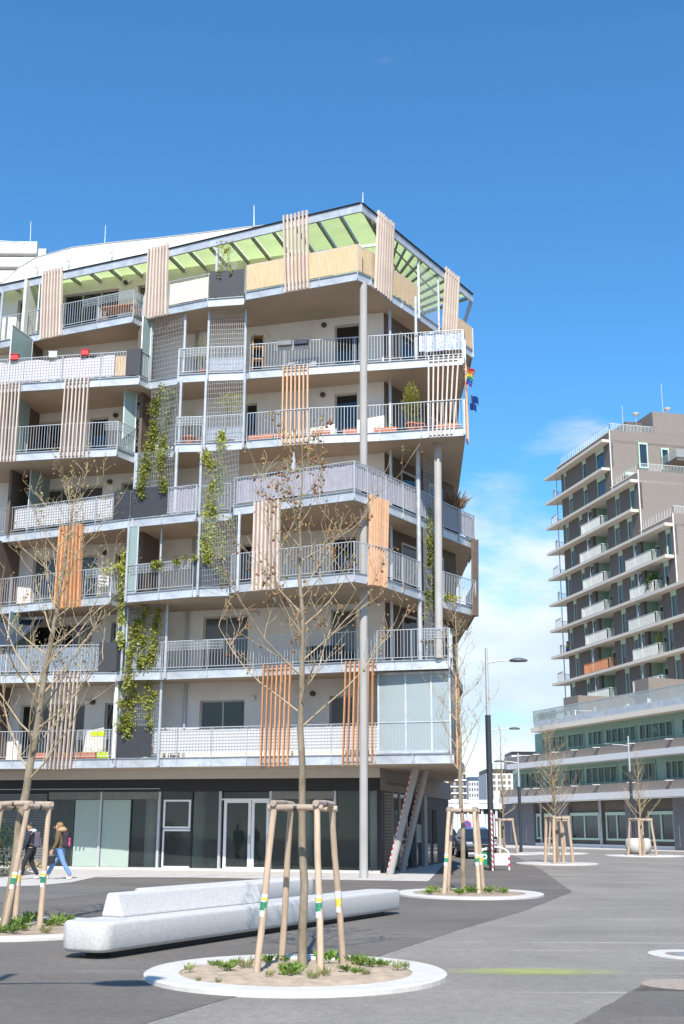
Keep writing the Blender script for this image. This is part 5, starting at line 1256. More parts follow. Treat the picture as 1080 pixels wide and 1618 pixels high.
stakes('timber stakes with red and white tape by the far corner of the podium', square((10.5, 81.0), .7, .5), square((10.5, 81.0), .5, .5), 2.15, .075, False)
# weeds in the rings
def weed_mesh(kind, seed):
    rng = random.Random(seed); m = MB()
    for i in range(60 if kind else 90):
        a = rng.uniform(0, 6.28); r = rng.uniform(0, .07); d = V(math.cos(a) * rng.uniform(.2, 1.1), math.sin(a) * rng.uniform(.2, 1.1), 1)
        if kind == 0: m.leaf((r * math.cos(a), r * math.sin(a), rng.uniform(0, .06)), d, rng.uniform(.06, .16), .022, rng)
        elif kind == 1: m.leaf((r * math.cos(a), r * math.sin(a), 0), d + V(0, 0, .7), rng.uniform(.1, .26), .012, rng)
        else: m.leaf((r * 1.6 * math.cos(a), r * 1.6 * math.sin(a), rng.uniform(0, .12)), d, rng.uniform(.05, .1), .05, rng)
    me = bpy.data.meshes.new('weed'); me.from_pydata(m.v, [], m.f); me.materials.append([M('weed_green', (.20, .30, .06), .6, var=.4, trans=.3), M('weed_olive', (.28, .30, .10), .6, var=.4, trans=.3), M('weed_bright', (.16, .30, .025), .6, var=.3, trans=.3)][kind]); return me
WM = [weed_mesh(k, 100 + k) for k in range(3)]
def weeds(spots, lb, grp, sc=1.0):
    rng = random.Random(9)
    for x, y, k, s in spots:
        p = atz(x, y, .06); o = place('weed_plant', WM[k], p, rz=rng.uniform(0, 6)); o.scale = (s * sc * .75, s * sc * .75, s * sc * .5); tag(o, lb[k], 'weed', grp + (' - leafy', ' - grassy', ' - round-leaved')[k])
weeds([(359, 1533, 0, 1.3), (388, 1529, 1, 1.3), (420, 1521, 0, 1.3), (458, 1541, 0, 1.7), (466, 1535, 0, 1.4), (515, 1521, 2, 1.5), (446, 1519, 2, .9), (560, 1523, 0, 1.5), (572, 1524, 0, 1.3), (587, 1527, 0, 1.3), (545, 1535, 0, 1.0), (563, 1538, 0, .9), (513, 1541, 1, 1.0), (628, 1531, 1, 1.0), (640, 1529, 1, .8), (298, 1534, 1, .9), (340, 1527, 0, 1.0), (425, 1542, 1, .7), (495, 1546, 1, 1.0), (578, 1540, 1, .8), (345, 1553, 1, .5), (313, 1550, 1, .5), (372, 1524, 0, .9), (605, 1527, 0, 1.0)],
      ['low leafy weed in the sandy soil of the foreground ring', 'grassy weed in the sandy soil of the foreground ring', 'bright round-leaved weed beside the foreground trunk'], 'weeds in the foreground ring')
weeds([(12, 1470, 0, 1.7), (28, 1464, 0, 1.9), (40, 1458, 0, 1.8), (50, 1455, 0, 2.0), (80, 1464, 0, 1.7), (92, 1462, 0, 1.9), (104, 1458, 0, 1.8), (35, 1470, 0, 1.5), (72, 1474, 1, 1.2), (20, 1474, 0, 1.3), (88, 1457, 1, 1.6), (0, 1474, 0, 1.5)],
      ['low leafy weed in the ring of the tree by the walking couple', 'grassy weed in the ring of the tree by the walking couple', ''], 'weeds in the ring by the couple')
weeds([(678, 1413, 0, 1.9), (690, 1411, 1, 1.6), (725, 1413, 0, 2.0), (744, 1411, 0, 2.2), (757, 1407, 2, 1.6), (772, 1411, 0, 2.0), (786, 1410, 1, 1.7), (796, 1411, 0, 1.7), (684, 1408, 0, 1.8), (708, 1408, 1, 1.4)],
      ['low leafy weed in the ring near the parking stand', 'grassy weed in the ring near the parking stand', 'bright weed in the ring near the parking stand'], 'weeds in the ring near the parking stand')
# gravel rosettes in the road, right edge
grav = M('gravel', (.33, .27, .22), .95, var=.4, scale=30, bump=1.0, bscale=50)
c = atz(1088, 1509, 0); t = thing('drain_ring', 'small white ring with a gravel centre set in the light asphalt', 'drain', (c.x, c.y, 0))
MB().lathe((c.x, c.y, -.02), [(.52, 0), (.52, .03), (.3, .033), (.3, .01)], 32, 1, 1.25).build('ring', kerb_m, t); MB().lathe((c.x, c.y, -.02), [(.33, 0), (.33, .026), (.05, .03)], 24, 1, 1.2).build('gravel', grav, t)
MB().lathe((c.x, c.y, -.02), [(.2, .02), (.2, .035), (.14, .036)], 20).build('grate', galv_d, t)
c = atz(1083, 1556, 0); o = MB().lathe((c.x, c.y, -.02), [(.47, 0), (.47, .026), (.1, .034)], 28, 1, 1.0).build('gravel_patch', grav); tag(o, 'round gravel patch at the edge of the dark asphalt', 'gravel patch')

# ================================================================== STONE BENCHES
stone = M('terrazzo', (.56, .545, .515), .75, var=.10, scale=120, bump=.12, bscale=150)
def terr():
    N = stone.node_tree.nodes; L = stone.node_tree.links
    v = N.new('ShaderNodeTexVoronoi'); v.inputs['Scale'].default_value = 55; tcn = N.new('ShaderNodeTexCoord'); L.new(tcn.outputs['Object'], v.inputs['Vector'])
    b = N['Principled BSDF']; src = b.inputs['Base Color'].links[0].from_socket
    mr_ = N.new('ShaderNodeMapRange'); mr_.inputs[1].default_value = .0; mr_.inputs[2].default_value = 1; mr_.inputs[3].default_value = .88; mr_.inputs[4].default_value = 1.08
    sp = N.new('ShaderNodeSeparateColor'); L.new(v.outputs['Color'], sp.inputs[0]); L.new(sp.outputs[0], mr_.inputs[0])
    mx = N.new('ShaderNodeVectorMath'); mx.operation = 'MULTIPLY'; L.new(src, mx.inputs[0]); L.new(mr_.outputs[0], mx.inputs[1]); L.new(mx.outputs[0], b.inputs['Base Color'])
terr()
def loaf(sections, name, mat, parent, bevel=.05):
    """rounded block lofted through rectangles given as 4 points each"""
    vs = []; fs = []
    for s in sections: vs += s
    n = len(sections)
    for i in range(n - 1):
        for j in range(4): fs.append((i * 4 + j, i * 4 + (j + 1) % 4, i * 4 + 4 + (j + 1) % 4, i * 4 + 4 + j))
    fs += [(3, 2, 1, 0), tuple(range((n - 1) * 4, n * 4))]
    o = MB().add(vs, fs).build(name, mat, parent)
    bm = bmesh.new(); bm.from_mesh(o.data); bmesh.ops.recalc_face_normals(bm, faces=bm.faces); bm.to_mesh(o.data); bm.free()
    b = o.modifiers.new('b', 'BEVEL'); b.width = bevel; b.segments = 5; b.limit_method = 'ANGLE'; b.angle_limit = RAD(50)
    for p in o.data.polygons: p.use_smooth = True
    w_ = o.modifiers.new('wn', 'WEIGHTED_NORMAL'); w_.keep_sharp = False
    return o
bu = V(.43, .903).normalized(); bw = V(-bu.y, bu.x)      # along the bench, across it (away from the street)
A0 = V(-2.92, 15.72)
def bp(s, w_, z): p = A0 + bu * s + bw * w_; return V(p.x, p.y, z)
def stadium(s0, s1, w0, w1, r, n=7):
    out = []
    for cs, cw, a0 in ((s0 + r, w0 + r, 180), (s1 - r, w0 + r, 270), (s1 - r, w1 - r, 0), (s0 + r, w1 - r, 90)):
        for k in range(n + 1): a = RAD(a0 + 90 * k / n); out.append((cs + r * math.cos(a), cw + r * math.sin(a)))
    return out
def seat(f, s0, s1, w0, w1, z0, z1, name, parent, r=.2, e=.06):
    rows = [(z0, -e * .9), (z0 + e * .5, -e * .25), (z0 + e, 0), (z1 - e, 0), (z1 - e * .4, -e * .2), (z1 - e * .08, -e * .6), (z1, -e * 1.2)]; vs = []; n = 0
    for z, o_ in rows:
        st = stadium(s0 - o_, s1 + o_, w0 - o_, w1 + o_, r + o_); n = len(st); vs += [f(a, b, z) for a, b in st]
    k = len(rows); fs = [(i * n + j, i * n + (j + 1) % n, (i + 1) * n + (j + 1) % n, (i + 1) * n + j) for i in range(k - 1) for j in range(n)]
    return MB().add(vs, fs).add(vs[:n], [tuple(range(n - 1, -1, -1))]).add(vs[-n:], [tuple(range(n))]).build(name, stone, parent, True)
bn = thing('stone_bench', 'long pale terrazzo bench with a low backrest block behind the foreground tree', 'bench', bp(4.8, .3, 0))
seat(bp, 0, 9.6, 0, .72, .085, .45, 'seat', bn, .2, .05)
MB().hexa([bp(.45, .22, 0), bp(9.2, .22, 0), bp(9.2, .6, 0), bp(.45, .6, 0)], [bp(.45, .22, .09), bp(9.2, .22, .09), bp(9.2, .6, .09), bp(.45, .6, .09)]).build('plinth', blackm, bn)
def tpz(s, z): return [bp(s, .30, .445), bp(s, .66, .445), bp(s, .58, z), bp(s, .42, z)]
loaf([tpz(.8, .755), tpz(4.6, .755)], 'backrest', stone, bn, .04)
A1 = V(-.55, 28.6)
def bp2(s, w_, z): p = A1 - bu * s + bw * w_; return V(p.x, p.y, z)
b2 = thing('stone_bench', 'second terrazzo bench without backrest standing behind the long bench', 'bench', bp2(3, .3, 0))
def bp3(s, w_, z): return bp2(6.2 - s, w_, z)
seat(bp3, 0, 6.2, 0, .75, .085, .5, 'seat', b2, .2, .05)
MB().hexa([bp3(.4, .2, 0), bp3(5.8, .2, 0), bp3(5.8, .55, 0), bp3(.4, .55, 0)], [bp3(.4, .2, .09), bp3(5.8, .2, .09), bp3(5.8, .55, .09), bp3(.4, .55, .09)]).build('plinth', blackm, b2)

# ================================================================== STREET LAMPS AND STREET FURNITURE
anth = M('anthracite_paint', (.035, .042, .05), .4, var=.06)
zinc = M('zinc_pole', (.55, .56, .57), .4, .4, var=.06)
headm = M('lamp_head_grey', (.11, .125, .135), .35, var=.05)
def lamp(label, base, za, zt, zs, dx, tape_=False, dy=0.0, s=1.0):
    t = thing('street_lamp', label, 'street lamp', base, 'street lamps of the square'); b = Vector(base)
    MB().tube([b, b + V(0, 0, zs)], .115 * s, 14).build('lower_pole', anth, t, True)
    MB().tube([b + V(0, 0, zs - .01), b + V(0, 0, zt)], [.075 * s, .055 * s], 12).build('upper_pole', zinc, t, True)
    sg = 1 if dx > 0 else -1; e = b + V(dx, dy, za)
    MB().tube([b + V(0, 0, za - .12), b + V(dx * .5, dy * .5, za - .03), e], [.035, .03, .025], 8).build('arm', zinc, t, True)
    h = MB().lathe(V(0, 0, 0), [(.02, .1), (.14, .085), (.3, .02), (.31, -.03), (.27, -.06), (.05, -.07)][::-1], 16, 1.25, .8).v
    o = MB(); o.lathe(e + V(sg * .3, 0, .0), [(.05, -.07), (.27, -.06), (.31, -.03), (.3, .02), (.14, .085), (.02, .1)], 16, 1.25, .8); o.build('lamp_head', headm, t, True)
    if tape_: MB().box((b.x + .02, b.y - .118 * s, 1.15), (.06, .012, 2.3)).build('warning_tape', MS('red_white_tape_diag', (.74, .72, .70), (.6, .04, .04), .2, 'Z', .5, .5, 1.4), t)
    return t
def pz(x, y, Y): return aty(x, y, Y).z
b = atz(777, 1376, 0); lamp('tall street lamp with red and white tape beside the parking stand', b, pz(790, 1043, b.y), pz(775, 1024, b.y), pz(776, 1130, b.y), 1.0, True)
b = V(9.95, 81.5, 0); lamp('street lamp standing behind the taped lamp, its head lower', b, pz(790, 1151, b.y), pz(772, 1140, b.y), pz(772, 1206, b.y), 1.35)
b = atz(823, 1346.5, 0); lamp('street lamp by the far podium corner with its head turned towards the apartment house', b, pz(815, 1203, b.y), pz(822, 1190, b.y), pz(822, 1243, b.y), -1.05)
b = atz(1002, 1345.5, 0); lamp('street lamp beside the big concrete tub', b, pz(990, 1176, b.y), pz(997, 1163, b.y), pz(998, 1219, b.y), -1.3)
lamp('street lamp whose shadow falls before the stone bench', (-3.86, 6.2, 0), 7.35, 8.1, 5.5, 1.15)
lamp('street lamp whose shadow falls on the light asphalt', (7.1, 17.6, 0), 7.6, 8.4, 5.5, 1.15)
# white hoop stand with a parking board
c = atz(782, 1375, 0); t = thing('parking_stand', 'white tubular hoop stand with a green parking board and red striped leg', 'parking stand', c)
hp = []
wd = .56
for k in range(9): a = math.pi * k / 8; hp.append(c + V(-wd * math.cos(a), 0, .62 + .27 * math.sin(a)))
MB().tube([c + V(-wd, 0, 0)] + hp + [c + V(wd, 0, 0)], .035, 10).build('hoop', white, t, True)
MB().tube([c + V(wd, 0, .02), c + V(wd, 0, .55)], .039, 10).build('striped_leg', MS('red_white_bands', (.74, .72, .7), (.6, .04, .04), .24, 'Z', .5, .5), t, True)
box('white_board', (c.x + .1, c.y - .01, .42), (.84, .03, .46), white, t); box('sign_plate', (c.x - .42, c.y - .05, .44), (.42, .03, .5), M('sign_green', (.02, .25, .1), .4), t)
fc = bpy.data.curves.new('P', 'FONT'); fc.body = 'P'; fc.size = .5; fc.extrude = .004; fc.align_x = 'CENTER'
fo_ = bpy.data.objects.new('tmp', fc); COL.objects.link(fo_); dg = bpy.context.evaluated_depsgraph_get(); me = bpy.data.meshes.new_from_object(fo_.evaluated_get(dg)); bpy.data.objects.remove(fo_)
me.transform(Matrix.Rotation(RAD(90), 4, 'X')); me.materials.clear(); me.materials.append(white); place('letter', me, V(c.x - .43, c.y - .072, .27), t)
# traffic sign, tub, planters, boards at the side street
c = V(*atz(738, 1350, 0)); t = thing('traffic_sign', 'small blue and red no-stopping sign on a thin pole down the street', 'traffic sign', c)
zc_ = pz(738, 1304, c.y); MB().tube([c, c + V(0, 0, zc_ + .3)], .03, 8).build('pole', zinc, t); q = c + V(0, -.05, zc_)
for r_, mt, dy in ((.30, M('sign_red', (.55, .03, .03), .4), 0), (.235, M('sign_blue', (.02, .12, .5), .4), -.012)): MB().tube([q + V(0, dy, 0), q + V(0, dy - .01, 0)], r_, 20).build('disc', mt, t)
MB().bar(q + V(-.2, -.03, .2), q + V(.2, -.03, -.2), .02, .08, (1, 0, 1)).build('bar', M('sign_red', (.55, .03, .03), .4), t)
c = atz(1009, 1349, 0); c = V(c.x, 82.0, 0) if c.y > 90 else c
t = thing('concrete_tub', 'big round white concrete planting tub beside a staked tree', 'planter', c)
MB().lathe(c, [(.55, 0), (.78, .12), (.86, .5), (.82, .85), (.72, 1.0), (.64, 1.0), (.64, .9), (.1, .88)], 24).build('tub', kerb_m, t, True)
pl = M('dark_planter', (.022, .024, .026), .5)
for i, (px, py, dx) in enumerate(((688, 1359, 0), (700, 1357.5, 0))):
    c = atz(px, py, .0); t = thing('tall_planter', ['tall black planter with dark shrub below the ivy column', 'second tall black planter at the end of the shaded passage'][i], 'planter', c)
    box('tub', (c.x, c.y, .45), (.62, .62, .9), pl, t, bevel=.02); m = MB(); bush(m, (c.x, c.y, 1.0), (.3, .3, .2), 160, .12, .06, random.Random(i)); m.build('foliage', leafd, t)
c = atz(690, 1357, 0); climber('ivy covering the end pier of the shaded passage', [[V(c.x - .1, c.y + .4, 0), V(c.x - .1, c.y + .4, 1.9), V(c.x - .05, c.y + .4, 3.6)], [V(c.x + .25, c.y + .5, .8), V(c.x + .25, c.y + .5, 3.7)], [V(c.x - .35, c.y + .4, .8), V(c.x - .3, c.y + .5, 3.7)]], 800, .2, leafd, .2, .16, seed=21)
c = atz(702, 1352, 0); o = MB().box((c.x, c.y, .95), (.9, .06, 1.9)).build('blue_board', M('blue_panel', (.08, .25, .42), .5)); tag(o, 'bright blue upright board at the end of the passage', 'board')
c = atz(708, 1350, 0); t = thing('site_fence', 'white panel fence beyond the blue board', 'fence', c)
for i in range(5): MB().box((c.x + .4 + i * .62, c.y + 1 + i * .1, 1.25), (.58, .04, 2.5)).build('fence_panel', M('pale_fence', (.58, .62, .64), .6), t)
MB().bar((c.x, c.y + .95, 3.3), (c.x + 3.4, c.y + 1.3, 3.3), .12, .2).build('top_beam', whiteb, t)
for i in (0, 4.6): MB().box((c.x + .1 + i * .62, c.y + 1 + i * .1 + .1, 1.65), (.1, .1, 3.3)).build('fence_post', galv_d, t)
# bay window of the neighbouring house above the passage end
c = atz(700, 1352, 0); t = thing('neighbour_house', 'grey neighbouring house with a bay window at the end of the passage', 'building', (c.x - 1.5, c.y + 9, 0))
box('wall', (c.x - 2.6, c.y + 12, 4.5), (5.0, 8, 9), M('grey_render', (.30, .29, .28), .9), t); box('bay', (c.x + .1, c.y + 9.5, 4.7), (1.6, 1.6, 2.4), M('bay_grey', (.22, .24, .26), .6), t); box('bay_pane', (c.x + .55, c.y + 8.66, 4.8), (.6, .06, 1.8), tglass, t); box('bay_roof', (c.x + .1, c.y + 9.5, 6.0), (1.8, 1.8, .2), galv_d, t)

# ================================================================== CARS AND PRAM
carp = M('dark_car_paint', (.012, .014, .02), .25, .2, var=.05, coat=.6); tyre = M('tyre', (.015, .015, .015), .8); rimm = M('rim', (.4, .4, .42), .3, .8); cgl = M('car_glass', (.02, .03, .04), .05, spec=.8); chrome = M('chrome', (.6, .6, .6), .15, .9)
def car(label):
    t = thing('parked_car', label, 'car')        # front towards -y
    prof = [(-2.2, .35), (-2.26, .6), (-2.15, .88), (-1.2, 1.02), (-.55, 1.55), (.2, 1.66), (1.5, 1.6), (2.15, 1.1), (2.22, .6), (2.15, .32)]
    vs = []; n = len(prof); W = [.80, .86, .88, .88, .70, .66, .68, .84, .86, .8]
    for sgn in (-1, 1):
        for (y, z), wx in zip(prof, W): vs.append((sgn * wx, y, z))
    fs = [(i, (i + 1) % n, n + (i + 1) % n, n + i) for i in range(n)] + [tuple(range(n - 1, -1, -1)), tuple(range(n, 2 * n))]
    o = MB().add(vs, fs).build('body', carp, t)
    bm = bmesh.new(); bm.from_mesh(o.data); bmesh.ops.recalc_face_normals(bm, faces=bm.faces); bm.to_mesh(o.data); bm.free()
    bv = o.modifiers.new('b', 'BEVEL'); bv.width = .07; bv.segments = 3
    MB().add([(-.80, -1.17, 1.05), (.80, -1.17, 1.05), (.63, -.58, 1.545), (-.63, -.58, 1.545), (-.80, -1.15, 1.03), (.80, -1.15, 1.03), (.63, -.56, 1.525), (-.63, -.56, 1.525)], [(0, 1, 2, 3), (7, 6, 5, 4), (0, 4, 5, 1), (1, 5, 6, 2), (2, 6, 7, 3), (3, 7, 4, 0)]).build('windscreen', cgl, t)
    for s in (-1, 1):
        MB().add([(s * .885, -1.0, 1.06), (s * .885, 1.7, 1.10), (s * .715, 1.3, 1.52), (s * .715, -.45, 1.5)], [(0, 1, 2, 3)]).build('side_window', cgl, t)
        box('headlight', (s * .66, -2.17, .82), (.36, .12, .15), M('headlight', (.5, .52, .55), .1, .3), t, bevel=.03)
        box('mirror', (s * 1.0, -.85, 1.1), (.2, .12, .14), carp, t, bevel=.03)
        for y in (-1.35, 1.4):
            wv = MB().tube([(s * .66, y, .34), (s * .90, y, .34)], .34, 20).build('wheel', tyre, t, True); MB().tube([(s * .88, y, .34), (s * .915, y, .34)], .21, 12).build('rim', rimm, wv)
    box('grille', (0, -2.245, .72), (.8, .06, .26), blackm, t, bevel=.01); box('bumper', (0, -2.24, .45), (1.6, .14, .2), carp, t, bevel=.04); box('number_plate', (0, -2.30, .52), (.52, .02, .11), white, t); box('grille_strip', (0, -2.285, .76), (.82, .02, .03), chrome, t)
    return t
c1 = car('dark blue off-road car parked nose-on beyond the staked tree'); c1.location = (7.5, 69.5, 0); c1.rotation_euler.z = .05
c2 = copy_tree(c1); c2.location = (6.25, 76.5, 0); c2['label'] = 'second dark car parked behind the dark off-road car'
for c_ in (c1, c2): c_['group'] = 'cars parked in the side street'
c = V(atz(765, 1335, 0).x, 120, 0); c = V(aty(765, 1318, 120).x, 120, 0)
t = thing('pram', 'dark pram standing on the grass beyond the parked cars', 'pram', (c.x, c.y, 0)); z0 = .05
MB().lathe((c.x, c.y, z0), [(.15, .55), (.32, .7), (.36, .95), (.3, .96)], 14, 1.0, 1.5).build('carrycot', blackm, t, True); MB().blob((c.x + .1, c.y + .25, z0 + 1.05), (.33, .4, .35), 12, 6).build('hood', M('pram_hood', (.04, .04, .045), .7), t, True)
for i in (-1, 1):
    for j in (-1, 1): MB().tube([(c.x + i * .3 - .02, c.y + j * .45, .2), (c.x + i * .3 + .02, c.y + j * .45, .2)], .18, 14).build('wheel', tyre, t)
    MB().tube([(c.x + i * .28, c.y - .45, .2), (c.x + i * .28, c.y + .2, .65), (c.x + i * .28, c.y - .7, 1.15)], .02, 6).build('frame', galv, t)
MB().tube([(c.x - .28, c.y - .7, 1.15), (c.x + .28, c.y - .7, 1.15)], .02, 6).build('handle', blackm, t)

# ================================================================== PEOPLE
skin_m = M('skin', (.50, .31, .22), .6, var=.05)
def skinned(name, verts, edges, radii, mat, parent=None, sub=2, root=0):
    me = bpy.data.meshes.new(name); me.from_pydata(verts, edges, []); me.materials.append(mat)
    o = bpy.data.objects.new(name, me); COL.objects.link(o)
    if parent: o.parent = parent
    md = o.modifiers.new('skin', 'SKIN'); md.use_smooth_shade = True
    sv = me.skin_vertices[0].data
    for i, r in enumerate(radii): sv[i].radius = r if isinstance(r, tuple) else (r, r); sv[i].use_root = (i == root)
    s = o.modifiers.new('sub', 'SUBSURF'); s.levels = sub; s.render_levels = sub
    dg = bpy.context.evaluated_depsgraph_get(); m2 = bpy.data.meshes.new_from_object(o.evaluated_get(dg))
    o.modifiers.clear(); o.data = m2; o.data.name = name
    if not m2.materials: m2.materials.append(mat)
    for p in m2.polygons: p.use_smooth = True
    WL[o.name] = V(0, 0, 0); return o
def person(label, loc, rz, P, jacket, trousers, shoe, hair, hem, extra=None):
    """P: joint positions, facing -x, feet at z = 0"""
    J = {k: Vector(v) for k, v in P.items()}
    names = ['pelvis', 'waist', 'chest', 'neck', 'chin', 'head', 'crown', 'shL', 'elL', 'wrL', 'haL', 'shR', 'elR', 'wrR', 'haR', 'hiL', 'knL', 'anL', 'toL', 'hiR', 'knR', 'anR', 'toR']
    R = {'pelvis': .13, 'waist': .115, 'chest': .13, 'neck': .055, 'chin': .065, 'head': .095, 'crown': .07, 'sh': .06, 'el': .042, 'wr': .03, 'ha': .035, 'hi': .085, 'kn': .058, 'an': .04, 'to': .035}
    rr = [R.get(n, R.get(n[:2], .05)) for n in names]; ix = {n: i for i, n in enumerate(names)}
    E_ = [('pelvis', 'waist'), ('waist', 'chest'), ('chest', 'neck'), ('neck', 'chin'), ('chin', 'head'), ('head', 'crown'), ('chest', 'shL'), ('shL', 'elL'), ('elL', 'wrL'), ('wrL', 'haL'), ('chest', 'shR'), ('shR', 'elR'), ('elR', 'wrR'), ('wrR', 'haR'),
          ('pelvis', 'hiL'), ('hiL', 'knL'), ('knL', 'anL'), ('anL', 'toL'), ('pelvis', 'hiR'), ('hiR', 'knR'), ('knR', 'anR'), ('anR', 'toR')]
    vs = [J[n] for n in names]; ed = [(ix[a], ix[b]) for a, b in E_]
    # fingers: five short chains on each hand
    for s in 'LR':
        h = J['ha' + s]; w_ = J['wr' + s]; d = (h - w_).normalized(); sd = V(1, 0, 0); sd = (sd - d * sd.dot(d)).normalized()
        for k, (o_, L_) in enumerate(((-.03, .06), (-.01, .075), (.01, .07), (.03, .055), (-.045, .05))):
            vs += [h + sd * o_ + d * (.03 if k < 4 else -.01), h + sd * (o_ * (1.0 if k < 4 else 1.6)) + d * (.03 + L_ if k < 4 else .04) + V(0, -.02, 0)]; n = len(vs); ed += [(ix['ha' + s], n - 2), (n - 2, n - 1)]; rr += [.011, .009]
    o = skinned('person', vs, ed, rr, skin_m); tag(o, label, 'person')
    def part(nm, keys, edges, rad, mat): return skinned(nm, [J[k] if isinstance(k, str) else Vector(k) for k in keys], edges, rad, mat, o)
    hemp = J['pelvis'] + V(0, 0, hem)
    part('jacket', [hemp, 'waist', 'chest', 'neck', 'shL', 'elL', 'wrL', 'shR', 'elR', 'wrR'], [(0, 1), (1, 2), (2, 3), (2, 4), (4, 5), (5, 6), (2, 7), (7, 8), (8, 9)], [(.185, .20), (.165, .17), (.165, .175), .085, .088, .068, .052, .088, .068, .052], jacket)
    part('trousers', ['pelvis', 'hiL', 'knL', J['anL'] + V(0, 0, .03), 'hiR', 'knR', J['anR'] + V(0, 0, .03)], [(0, 1), (1, 2), (2, 3), (0, 4), (4, 5), (5, 6)], [(.15, .155), .108, .08, .066, .108, .08, .066], trousers)
    for s in 'LR': part('shoe', [J['an' + s] + V(.05, 0, -.035), J['an' + s] + V(-.03, 0, -.03), J['to' + s]], [(0, 1), (1, 2)], [.042, .05, .038], shoe)
    hv = J['head'] + V(.025, 0, .03); part('hair', [hv + V(.02, 0, -.03), hv + V(0, 0, .05), hv + V(-.035, 0, .075)], [(0, 1), (1, 2)], [.098, .105, .07], hair)
    fd = V(-1, 0, 0); hc = J['head']
    for sy in (-1, 1): MB().blob(hc + V(-.09, sy * .034, .01), .012, 8, 5).build('eye', blackm, o, True).parent = o
    for sy in (-1, 1): MB().blob(hc + V(.0, sy * .097, .0), (.022, .012, .032), 8, 5).build('ear', skin_m, o, True)
    MB().blob(hc + V(-.108, 0, -.02), (.02, .014, .022), 8, 5).build('nose', skin_m, o, True); MB().blob(hc + V(-.088, 0, -.065), (.012, .026, .007), 8, 5).build('mouth', M('lip', (.35, .14, .12), .5), o, True)
    o.location = loc; o.rotation_euler.z = rz; return o
blk = M('black_jacket', (.018, .022, .03), .8); olive = M('olive_parka', (.14, .10, .045), .85, var=.15); bj = M('black_jeans', (.022, .022, .026), .85); blue = M('blue_jeans', (.17, .30, .52), .85, var=.15, scale=8); sho = M('light_shoes', (.55, .54, .52), .7); hairb = M('brown_hair', (.06, .035, .02), .6, var=.3); hairl = M('blond_hair', (.30, .17, .07), .6, var=.3)
fur = M('fur_trim', (.42, .27, .14), .9, var=.4, scale=30, bump=1.0, bscale=60)
def pose(fl, bl, lean, armL, armR):
    P = {'pelvis': (0, 0, .93), 'waist': (-.01 - lean * .3, 0, 1.08), 'chest': (-.02 - lean, 0, 1.30), 'neck': (-.03 - lean * 1.3, 0, 1.46), 'chin': (-.045 - lean * 1.5, 0, 1.52), 'head': (-.05 - lean * 1.6, 0, 1.59), 'crown': (-.04 - lean * 1.6, 0, 1.66),
         'hiL': (0, -.09, .86), 'hiR': (0, .09, .86), 'shL': (-.02 - lean, -.19, 1.39), 'shR': (-.02 - lean, .19, 1.39)}
    P.update({'knL': (fl * .55 - .06, -.10, .48), 'anL': (fl, -.10, .085), 'toL': (fl - .15, -.11, .04), 'knR': (bl * .4 - .06, .10, .47), 'anR': (bl, .10, .10), 'toR': (bl - .14, .11, .035)})
    for s, y, a in (('L', -.24, armL), ('R', .24, armR)): P.update({'el' + s: (-.02 - lean + a * .5, y, 1.12), 'wr' + s: (-.1 - lean + a, y * .96, .90), 'ha' + s: (-.12 - lean + a * 1.05, y * .95, .84)})
    return P
l1 = atz(45, 1390, 0); l2 = atz(92, 1390, 0)
p1 = person('person in black jacket and black jeans with a grey backpack, walking along the shop front', (l1.x, l1.y, 0), .12, pose(-.22, .26, .02, -.12, .12), blk, bj, sho, hairb, -.02)
p2 = person('person in olive fur-hooded parka and blue jeans striding behind the person in black', (l2.x, l2.y, 0), .10, pose(.38, -.36, .04, -.06, -.12), olive, blue, sho, hairl, -.14)
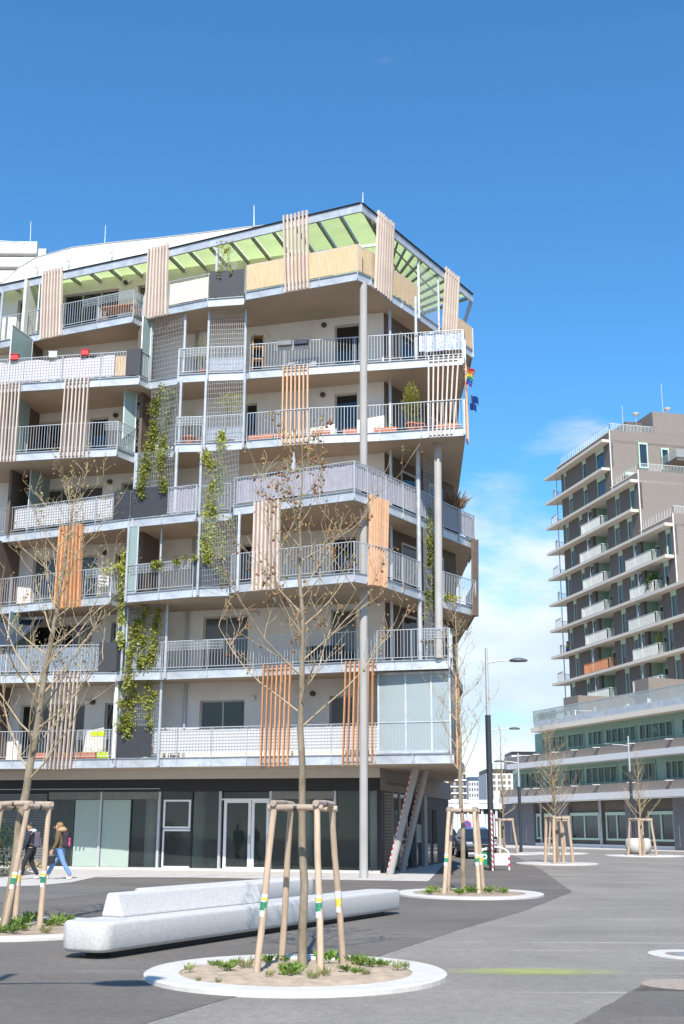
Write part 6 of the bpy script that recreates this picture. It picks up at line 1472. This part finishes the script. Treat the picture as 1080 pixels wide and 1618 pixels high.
# hood of each jacket
def child(o, mb, name, mat): c = mb.build(name, mat, None, True); c.parent = o; return c
child(p1, MB().blob((.05, 0, 1.46), (.11, .14, .075), 12, 6, .05), 'hood', M('grey_hood', (.55, .55, .56), .9, var=.1))
child(p2, MB().blob((.03, 0, 1.50), (.16, .19, .10), 14, 7, .14), 'fur_hood', fur); child(p2, MB().blob((-.06, 0, 1.64), (.12, .11, .10), 12, 6, .06), 'hair_bun', hairl)
def backpack(label, per, loc, rz, mat, acc):
    t = thing('backpack', label, 'backpack'); box('bag', (.19, 0, 1.19), (.2, .32, .46), mat, t, bevel=.06); box('front_pocket', (.30, 0, 1.13), (.07, .24, .26), acc, t, bevel=.03); box('top_flap', (.18, 0, 1.415), (.19, .28, .05), mat, t, bevel=.02)
    for s in (-1, 1): MB().tube([(.12, s * .1, 1.40), (.02, s * .12, 1.47), (-.14, s * .13, 1.41), (-.19, s * .14, 1.25), (-.06, s * .17, 1.1), (.12, s * .14, 1.02)], .016, 6).build('strap', mat, t)
    for ch in t.children:
        if ch.name.startswith('bag'): ch.location.z += .0
    t.location = loc; t.rotation_euler.z = rz; return t
backpack('purple-grey backpack worn by the person in black', p1, (l1.x, l1.y, 0), .12, M('purplegrey_bag', (.10, .085, .11), .85), M('purplegrey_bag', (.10, .085, .11), .85))
backpack('dark backpack with pink pattern worn over the olive parka', p2, (l2.x - .03, l2.y, 0), .10, M('dark_bag', (.03, .025, .035), .85), M('pink_pattern', (.40, .05, .12), .8, var=.9, scale=14))
t = thing('handbag', 'black handbag carried by the person in the olive parka', 'handbag', (0, 0, 0))
box('bag', (-.28, -.24, .62), (.34, .1, .26), blackm, t, bevel=.03)
MB().tube([(-.40, -.24, .73), (-.26, -.24, .90), (-.14, -.24, .73)], .012, 6).build('strap', M('brown_strap', (.2, .08, .04), .7), t); t.location = (l2.x, l2.y, 0); t.rotation_euler.z = .10
# hedge and shrubs at the far left of the shop front
for i, (px, py, mt, lb) in enumerate(((-6, 1384, leafd, 'dark shrub against the louvred shop wall behind the staked tree'), (38, 1376, M('straw_tuft', (.5, .42, .25), .9, var=.3, trans=.2), 'pale ornamental grass tuft at the foot of the louvres'))):
    c = atz(px, py, 0); t = thing('wall_shrub', lb, 'shrub', (c.x, c.y, 0)); m = MB(); r_ = ((.7, .5, 1.0), (.7, .25, .22))[i]; bush(m, (c.x, c.y, r_[2] * .9), r_, (900, 500)[i], .12, .05, random.Random(i)); m.build('foliage', mt, t)
    s = MB(); rng = random.Random(i)
    for k in range(6): a = rng.uniform(0, 6.28); s.tube([V(c.x, c.y, 0), V(c.x + r_[0] * .6 * math.cos(a), c.y + r_[1] * .6 * math.sin(a), r_[2] * 1.3)], [.015, .005], 5)
    s.build('stem', stem_m, t)
